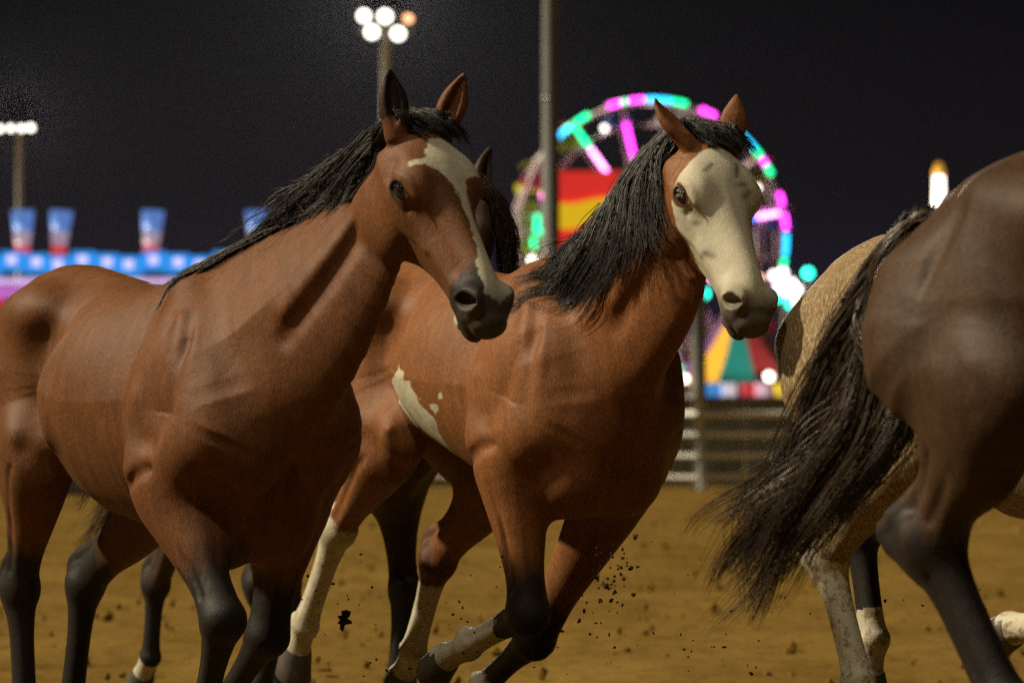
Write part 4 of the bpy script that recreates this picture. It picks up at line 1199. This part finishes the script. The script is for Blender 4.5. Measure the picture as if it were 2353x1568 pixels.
def paint_B(e, dark, white, skin):
    V, hc = e['V'], e['hc']; t, u, s = hc.T; ih = e['inhead']
    lt = e['lt']
    for k in ('nf', 'ff'): dark = np.maximum(dark, .8 * smooth(-.55, -.1, lt[k]))
    for k in ('nh', 'fh'): dark = np.maximum(dark, .55 * smooth(-.4, .0, lt[k]))
    dark = np.where(ih, 0, dark)
    top = t - (.062 + 9.0 * s * s)
    side = np.interp(t, [.1, .165, .19, .22, .28, .34, .42, .5, .6], [-.03, -.062, -.080, -.092, -.12, -.155, -.175, -.18, -.18])
    w = np.where(ih, np.minimum(np.minimum(top, u - side), .612 - t + .6 * (u + .02)), -.05)
    muz = np.where(ih & (t > .40) & (u > -.2), smooth(.49, .60, t - .9 * (u + .055)), 0)
    dark = np.maximum(dark, muz)
    # belly splash, stifle, socks
    b = np.maximum(poly_sd(V[:, 0], V[:, 2], [(-.20, 1.0), (-.19, 1.10), (-.15, 1.17), (-.09, 1.215), (-.04, 1.20), (.015, 1.145), (.055, 1.10), (.085, 1.07), (.085, 1.03), (.075, .98), (.06, .7), (-.20, .7)]),
                   poly_sd(V[:, 0], V[:, 2], [(.06, 1.09), (.13, 1.12), (.165, 1.165), (.178, 1.155), (.15, 1.10), (.10, 1.06)]))
    b = b - .010 - .012 * np.sin(V[:, 0] * 55 + 3 * np.sin(V[:, 2] * 40)) * np.sin(V[:, 2] * 47)
    w = np.maximum(w, np.where((V[:, 1] < -.05) & ~ih & (lt['nh'] < -1.5), b, -.05))
    w = np.maximum(w, np.where(lt['nh'] > -2, (lt['nh'] + .12) * .15, -.05))
    w = np.maximum(w, np.where(lt['fh'] > -2, (lt['fh'] - .22) * .15, -.05))
    w = np.maximum(w, np.where(lt['nf'] > -2, (lt['nf'] - .12) * .12 - .035 * smooth(.5, .42, V[:, 0]), -.05))
    w = np.maximum(w, np.where(lt['ff'] > -2, (lt['ff'] - .75) * .12, -.05))
    white = .5 + 3 * np.clip(w, -.1, .05)
    # scratches and dirt on the face
    for (a, b_, r) in [((.315, -.055, -.072), (.33, -.028, -.055), .0045), ((.325, -.04, .045), (.37, -.035, .05), .004), ((.17, .01, .02), (.12, .012, .035), .005),
                       ((.20, .004, .015), (.195, .006, .035), .009), ((.235, -.002, .03), (.215, .0, .045), .010), ((.13, .01, -.03), (.155, .005, -.05), .007),
                       ((.375, -.075, -.06), (.40, -.06, -.055), .009), ((.28, -.06, -.07), (.285, -.055, -.068), .008)]:
        a = np.array(a); b_ = np.array(b_); ab = b_ - a
        k = np.clip(((hc - a) @ ab) / (ab @ ab), 0, 1)
        d = np.linalg.norm(hc - a - k[:, None] * ab, axis=1); r = max(r, .0065)
        skin = np.maximum(skin, np.where(ih, .9 * np.exp(-(d / r) ** 2), 0))
    mk = smooth(.47, .61, t - .55 * (u + .055) + .012 * np.sin(90 * u + 40 * s) + .010 * np.sin(130 * s + 50 * t))
    skin = np.maximum(skin, np.where(ih & (t > .4) & (u > -.2), .92 * mk, 0))
    return dark, white, skin

def paint_C(e, dark, white, skin):
    lt = e['lt']
    dark = np.maximum(dark, .9 * smooth(-.35, .05, lt['fh']))
    w = np.where(lt['nh'] > -2, (lt['nh'] + .05) * .15, -.05)
    w = np.maximum(w, np.where((lt['fh'] > .72), .02, -.05))
    w = np.maximum(w, np.where(lt['nf'] > -2, (lt['nf'] - .5) * .1, -.05))
    return dark, .5 + 3 * np.clip(w, -.1, .05), skin

def paint_D(e, dark, white, skin):
    for k in ('nf', 'ff', 'nh', 'fh'): dark = np.maximum(dark, .75 * smooth(-.4, .1, e['lt'][k]))
    return dark, white, skin

def paint_E(e, dark, white, skin):
    hc = e['hc']; t, u, s = hc.T
    lt = e['lt']
    for k in ('nf', 'ff', 'nh', 'fh'): dark = np.maximum(dark, .9 * smooth(-.3, .1, lt[k]))
    w = np.where(e['inhead'], .022 - np.abs(s) + .1 * (t - .3), -.05)
    w = np.minimum(w, np.where(e['inhead'], t - .1, -.05))
    w = np.maximum(w, np.where(lt['nh'] > 1.05, .02, -.05))
    return dark, .5 + 3 * np.clip(w, -.1, .05), skin

def pa_(f, d, l=.095):
    return tuple(np.array(f) + unit(d) * l)

HORSES = [
 dict(label='bay horse with white forehead star and blown black mane, beside the bald-faced horse', loc=(-1.006, 10.38), heading=57, coat=COAT_A, res=.005, paint=paint_A, bone=1.14, arm=1.2, brisket=(.85, .165),
   neck=[((.46, 0, 1.18), .17, .30, .30), ((.66, .0, 1.27), .165, .31, .30), ((.83, .03, 1.385), .13, .27, .27), ((.945, .07, 1.50), .10, .215, .215), ((1.03, .105, 1.62), .068, .165, .165), ((1.12, .13, 1.73), .054, .115, .11)],
   poll=(1.208, .14, 1.85), muzzle=(1.555, .170, 1.378), head_scale=.935, girth=(1.29, 1.38), ear_len=.165,
   ears=[(-.05, -.10, 1.0), (.28, .22, .9)], ear_face=[(.9, -.5, .0), (.75, -.6, -.1)],
   fore=[[(.47, -.18, .90), (.72, -.17, .565), (.56, -.15, .27), pa_((.56, -.15, .27), (-.5, 0, -1))], [(.47, .17, .88), (.42, .13, .50), (.19, .11, .28), pa_((.19, .11, .28), (-.9, 0, -.6))]],
   hind=[[(-.33, -.19, 1.0), (-.55, -.15, .60), (-.53, -.14, .225), pa_((-.53, -.14, .225), (.6, 0, -.9))], [(-.22, .18, .90), (-.69, .13, .60), (-.76, .12, .23), pa_((-.76, .12, .23), (.3, 0, -1))]],
   tail_root=(-.76, 0, 1.40), tail_dir=(-.8, .3, -.3),
   hair=[dict(name='mane', guides=MANE_A, mat=HAIR_BLACK, n=3000, spread=(.009, .016), seed=11, wav=.010, rad=.0014, clump=.6, lenvar=.5, frizz=.12),
         dict(name='stray_hair', guides=MANE_A, mat=HAIR_BLACK, n=70, spread=(.010, .040), seed=15, wav=.045, rad=.0011, clump=.3, lenvar=.5, frizz=.5),
         dict(name='forelock', mat=HAIR_BLACK, n=1100, seed=12, spread=(.005, .007), wav=.005, lenvar=.5, rad=.0013,
              guides=lambda hp: [[hp(-.06, -.03, s0 - .01), hp(-.025, -.005, s0), hp(.012, .004, s0 + .012), hp(.045, .008, s0 * 1.05 + .028), hp(.075 + .02 * (s0 > 0), .0, s0 * 1.1 + .042)] for s0 in (-.055, -.03, .0, .03, .055)]),
         dict(name='tail', guides=[[(-.80, .03, 1.40)] + TAIL_A[0], [(-.80, -.02, 1.38)] + TAIL_A[1]], mat=HAIR_BLACK, n=700, spread=(.02, .03), seed=13, wav=.03, rad=.0014)]),
 dict(label='light bay horse with bald white face and white belly splash, front hoof folded back', loc=(-.06, 10.88), heading=60, scale=1.03, coat=COAT_B, res=.005, bone=1.1, arm=1.08, paint=paint_B, lash=LASH_M,
   neck=[((.44, 0, 1.18), .16, .30, .28), ((.60, 0, 1.265), .145, .29, .25), ((.77, 0, 1.38), .115, .25, .235), ((.90, 0, 1.495), .098, .21, .22), ((.975, -.003, 1.605), .072, .165, .17), ((1.04, -.003, 1.69), .058, .115, .11)],
   poll=(1.098, 0.028, 1.80), muzzle=(1.425, .002, 1.314), ear_len=.15, head_scale=.875, girth=(1.30, 1.42),
   ears=[(-.42, -.66, .92), (.05, .12, 1.0)], ear_face=[(.9, .5, .2), (-.8, .5, .1)], trunk=TRUNK_B, shoulder=[(.59, .15, 1.08)],
   fore=[[(.43, -.18, .93), (.50, -.17, .53), (.13, -.15, .42), (-.0, -.15, .385), (-.1, 0, -1)], [(.42, .16, .88), (.09, .09, .435), (-.20, .08, .27), pa_((-.20, .08, .27), (-1, 0, -.3))]],
   hind=[[(-.24, -.19, .99), (-.66, -.15, .735), (-.90, -.14, .43), pa_((-.90, -.14, .43), (-.6, 0, -.8))], [(-.22, .18, .90), (-.555, .13, .635), (-.69, .12, .35), pa_((-.69, .12, .35), (-.7, 0, -.7))]],
   tail_root=(-.76, 0, 1.40), tail_dir=(-1, .1, -.3),
   hair=[dict(name='mane', guides=MANE_B, mat=HAIR_BLACK, n=3900, spread=(.009, .022), seed=21, wav=.013, rad=.0014, clump=.65, lenvar=.5, frizz=.12),
         dict(name='stray_hair', guides=MANE_B, mat=HAIR_BLACK, n=110, spread=(.010, .050), seed=25, wav=.05, rad=.0011, clump=.3, lenvar=.4, frizz=.5),
         dict(name='forelock', mat=HAIR_BLACK, n=1200, seed=22, spread=(.005, .008), wav=.006, lenvar=.5, rad=.0013,
              guides=lambda hp: [[hp(-.06, -.03, s0 - .01), hp(-.025, -.005, s0), hp(.012, .004, s0 + .012), hp(.045, .008, s0 * 1.05 + .028), hp(.075 + .02 * (s0 > 0), .0, s0 * 1.1 + .042)] for s0 in (-.055, -.03, .0, .03, .055)]),
         dict(name='tail', guides=[[(-.80, .03, 1.40), (-.98, .05, 1.3), (-1.05, .1, 1.1), (-1.1, .1, .85)], [(-.80, -.03, 1.38), (-.94, -.03, 1.26), (-.98, -.03, 1.05), (-1.02, 0, .8)]], mat=HAIR_BLACK, n=500, spread=(.02, .04), seed=23, wav=.03, rad=.0016)]),
 dict(label='tan roan horse with muddy white hind leg, half hidden by a dark tail', loc=(1.345, 9.31), heading=52, scale=1.03, coat=COAT_C, res=.007, bone=1.08, paint=paint_C, lashes=False,
   neck=[((.46, 0, 1.18), .17, .30, .30), ((.63, 0, 1.26), .16, .29, .28), ((.785, 0, 1.375), .125, .25, .25), ((.90, 0, 1.495), .098, .21, .22), ((.97, 0, 1.60), .085, .18, .195), ((1.03, 0, 1.69), .075, .14, .15)],
   poll=(1.045, 0, 1.822), muzzle=(1.37, 0, 1.315),
   ears=[(-.2, -.3, .95), (-.2, .3, .95)], ear_face=[(.9, -.3, .2), (.9, .3, .1)],
   fore=[[(.44, -.18, .93), (.50, -.17, .54), (.12, -.13, .56), (-.01, -.11, .55), (-.1, 0, -1)], [(.46, .17, .88), (.62, .14, .52), (.60, .13, .22), pa_((.60, .13, .22), (.2, 0, -1))]],
   hind=[[(-.24, -.19, 1.0), (-.625, -.15, .715), (-.515, -.14, .40), pa_((-.515, -.14, .40), (.4, 0, -.9))], [(-.28, .18, .96), (-.80, .13, .77), (-.735, .12, .48), pa_((-.735, .12, .48), (-.25, 0, -1))]],
   tail_root=(-.74, 0, 1.38), tail_dir=(-.4, .1, -.9),
   hair=[dict(name='tail', guides=[[(-.80, .06, 1.38), (-.84, .09, 1.2), (-.86, .09, 1.0), (-.90, .06, .86)], [(-.80, .02, 1.36), (-.82, .03, 1.18), (-.83, .03, 1.0), (-.85, .0, .84)]], mat=HAIR_TAN, n=500, spread=(.012, .015), seed=33, wav=.008, lenvar=.2, rad=.0016),
         dict(name='mane', guides=MANE_B, mat=HAIR_BLACK, n=300, spread=(.01, .03), seed=31, wav=.02, rad=.003)]),
 dict(label='dark bay horse with long streaming dark tail, its hindquarters in front of the roan', loc=(1.535, 7.38), heading=42, scale=1.08, coat=COAT_D, res=.007, bone=1.28, arm=1.28, paint=paint_D, lashes=False,
   neck=[((.46, 0, 1.18), .17, .30, .30), ((.63, 0, 1.26), .16, .29, .28), ((.785, 0, 1.375), .125, .25, .25), ((.90, 0, 1.495), .098, .21, .22), ((.97, 0, 1.60), .085, .18, .195), ((1.03, 0, 1.69), .075, .14, .15)],
   poll=(1.045, 0, 1.822), muzzle=(1.37, 0, 1.315),
   ears=[(-.2, -.3, .95), (-.2, .3, .95)], ear_face=[(.9, -.3, .2), (.9, .3, .1)],
   fore=[[(.46, -.18, .93), (.70, -.17, .60), (.60, -.15, .30), pa_((.60, -.15, .30), (-.3, 0, -1))], [(.46, .17, .88), (.50, .14, .50), (.45, .13, .18), pa_((.45, .13, .18), (.3, 0, -1))]],
   hind=[[(-.47, -.20, 1.06), (-.685, -.15, .775), (-.51, -.14, .46), pa_((-.51, -.14, .46), (.3, 0, -1))], [(-.20, .18, .95), (-.40, .14, .55), (-.25, .13, .20), pa_((-.25, .13, .20), (.6, 0, -.8))]],
   tail_root=(-.74, 0, 1.35), tail_dir=(-.5, .0, -.8),
   hair=[dict(name='tail', guides=TAIL_D, mat=HAIR_DARK, n=4300, spread=(.011, .032), seed=43, wav=.026, rad=.0017, pts=28, clump=.95, lenvar=.62, nclump=52, frizz=.05),
         dict(name='tail_wisps', mat=HAIR_DARK, n=260, spread=(.010, .055), seed=44, wav=.04, rad=.0016, pts=30, clump=.85, lenvar=.3, nclump=16, frizz=.1, collide=False,
              guides=[[q for q in TAIL_D[0][:5]] + [(-1.20, .02, .86), (-1.30, .02, .76), (-1.40, .02, .66), (-1.45, .02, .60)], TAIL_D[1], [q for q in TAIL_D[1][:6]] + [(-1.26, .02, .66), (-1.31, .02, .56)], TAIL_D[3][:6] + [(-1.20, -.02, .60), (-1.28, -.02, .53)]]),
         dict(name='mane', guides=MANE_B, mat=HAIR_BLACK, n=300, spread=(.01, .03), seed=41, wav=.02, rad=.003)]),
 dict(label='dark brown horse mostly hidden behind the two bay horses', loc=(-.80, 12.83), heading=57, coat=COAT_E, res=.008, paint=paint_E, lashes=False,
   neck=[((.46, 0, 1.18), .17, .30, .30), ((.60, .02, 1.30), .155, .28, .28), ((.72, .06, 1.44), .12, .24, .24), ((.80, .12, 1.58), .10, .205, .21), ((.84, .17, 1.68), .085, .17, .18), ((.88, .20, 1.76), .075, .13, .14)],
   poll=(.85, .20, 1.86), muzzle=(1.06, .10, 1.33), head_side=(.2, 1, 0),
   ears=[(-.2, -.3, .95), (-.1, .3, .95)], ear_face=[(.9, -.3, .2), (.9, .3, .1)],
   fore=[[(.40, -.17, .87), (.295, -.15, .46), (.115, -.14, .19), pa_((.115, -.14, .19), (-.8, 0, -.6))], [(.50, .16, .88), (.605, .13, .525), (.57, .12, .21), pa_((.57, .12, .21), (.3, 0, -1))]],
   hind=[[(-.27, -.18, .88), (-.65, -.15, .50), (-.71, -.14, .235), pa_((-.71, -.14, .235), (-.7, 0, -.7))], [(-.25, .18, .92), (-.42, .14, .50), (-.30, .13, .17), pa_((-.30, .13, .17), (.6, 0, -.8), .09)]],
   tail_root=(-.76, 0, 1.40), tail_dir=(-1, 0, -.3),
   hair=[dict(name='tail', guides=[[(-.8, .03, 1.40), (-1.02, .02, 1.2)] + TAIL_E[0], [(-.8, 0, 1.40), (-.98, .0, 1.2)] + TAIL_E[1], [(-.8, -.03, 1.40), (-.93, -.02, 1.2)] + TAIL_E[2]], mat=HAIR_BLACK, n=900, spread=(.02, .03), seed=53, wav=.03, rad=.0018),
         dict(name='mane', guides=lambda hp: [[hp(-.02, .0, .0), hp(.02, .03, .05), hp(.10, .02, .10), hp(.22, -.02, .12), hp(.34, -.04, .14)], [hp(-.03, -.02, .04), hp(.03, .0, .09), hp(.12, -.02, .13), hp(.24, -.06, .15), hp(.38, -.08, .17)],
                                              [hp(-.05, -.04, .04), hp(.03, -.03, .10), hp(.12, -.06, .14), hp(.26, -.1, .16), hp(.4, -.12, .18)]], mat=HAIR_DARK, n=900, spread=(.01, .02), seed=51, wav=.02, rad=.0018)]),
]
for hdef in HORSES:
    build_horse(hdef)
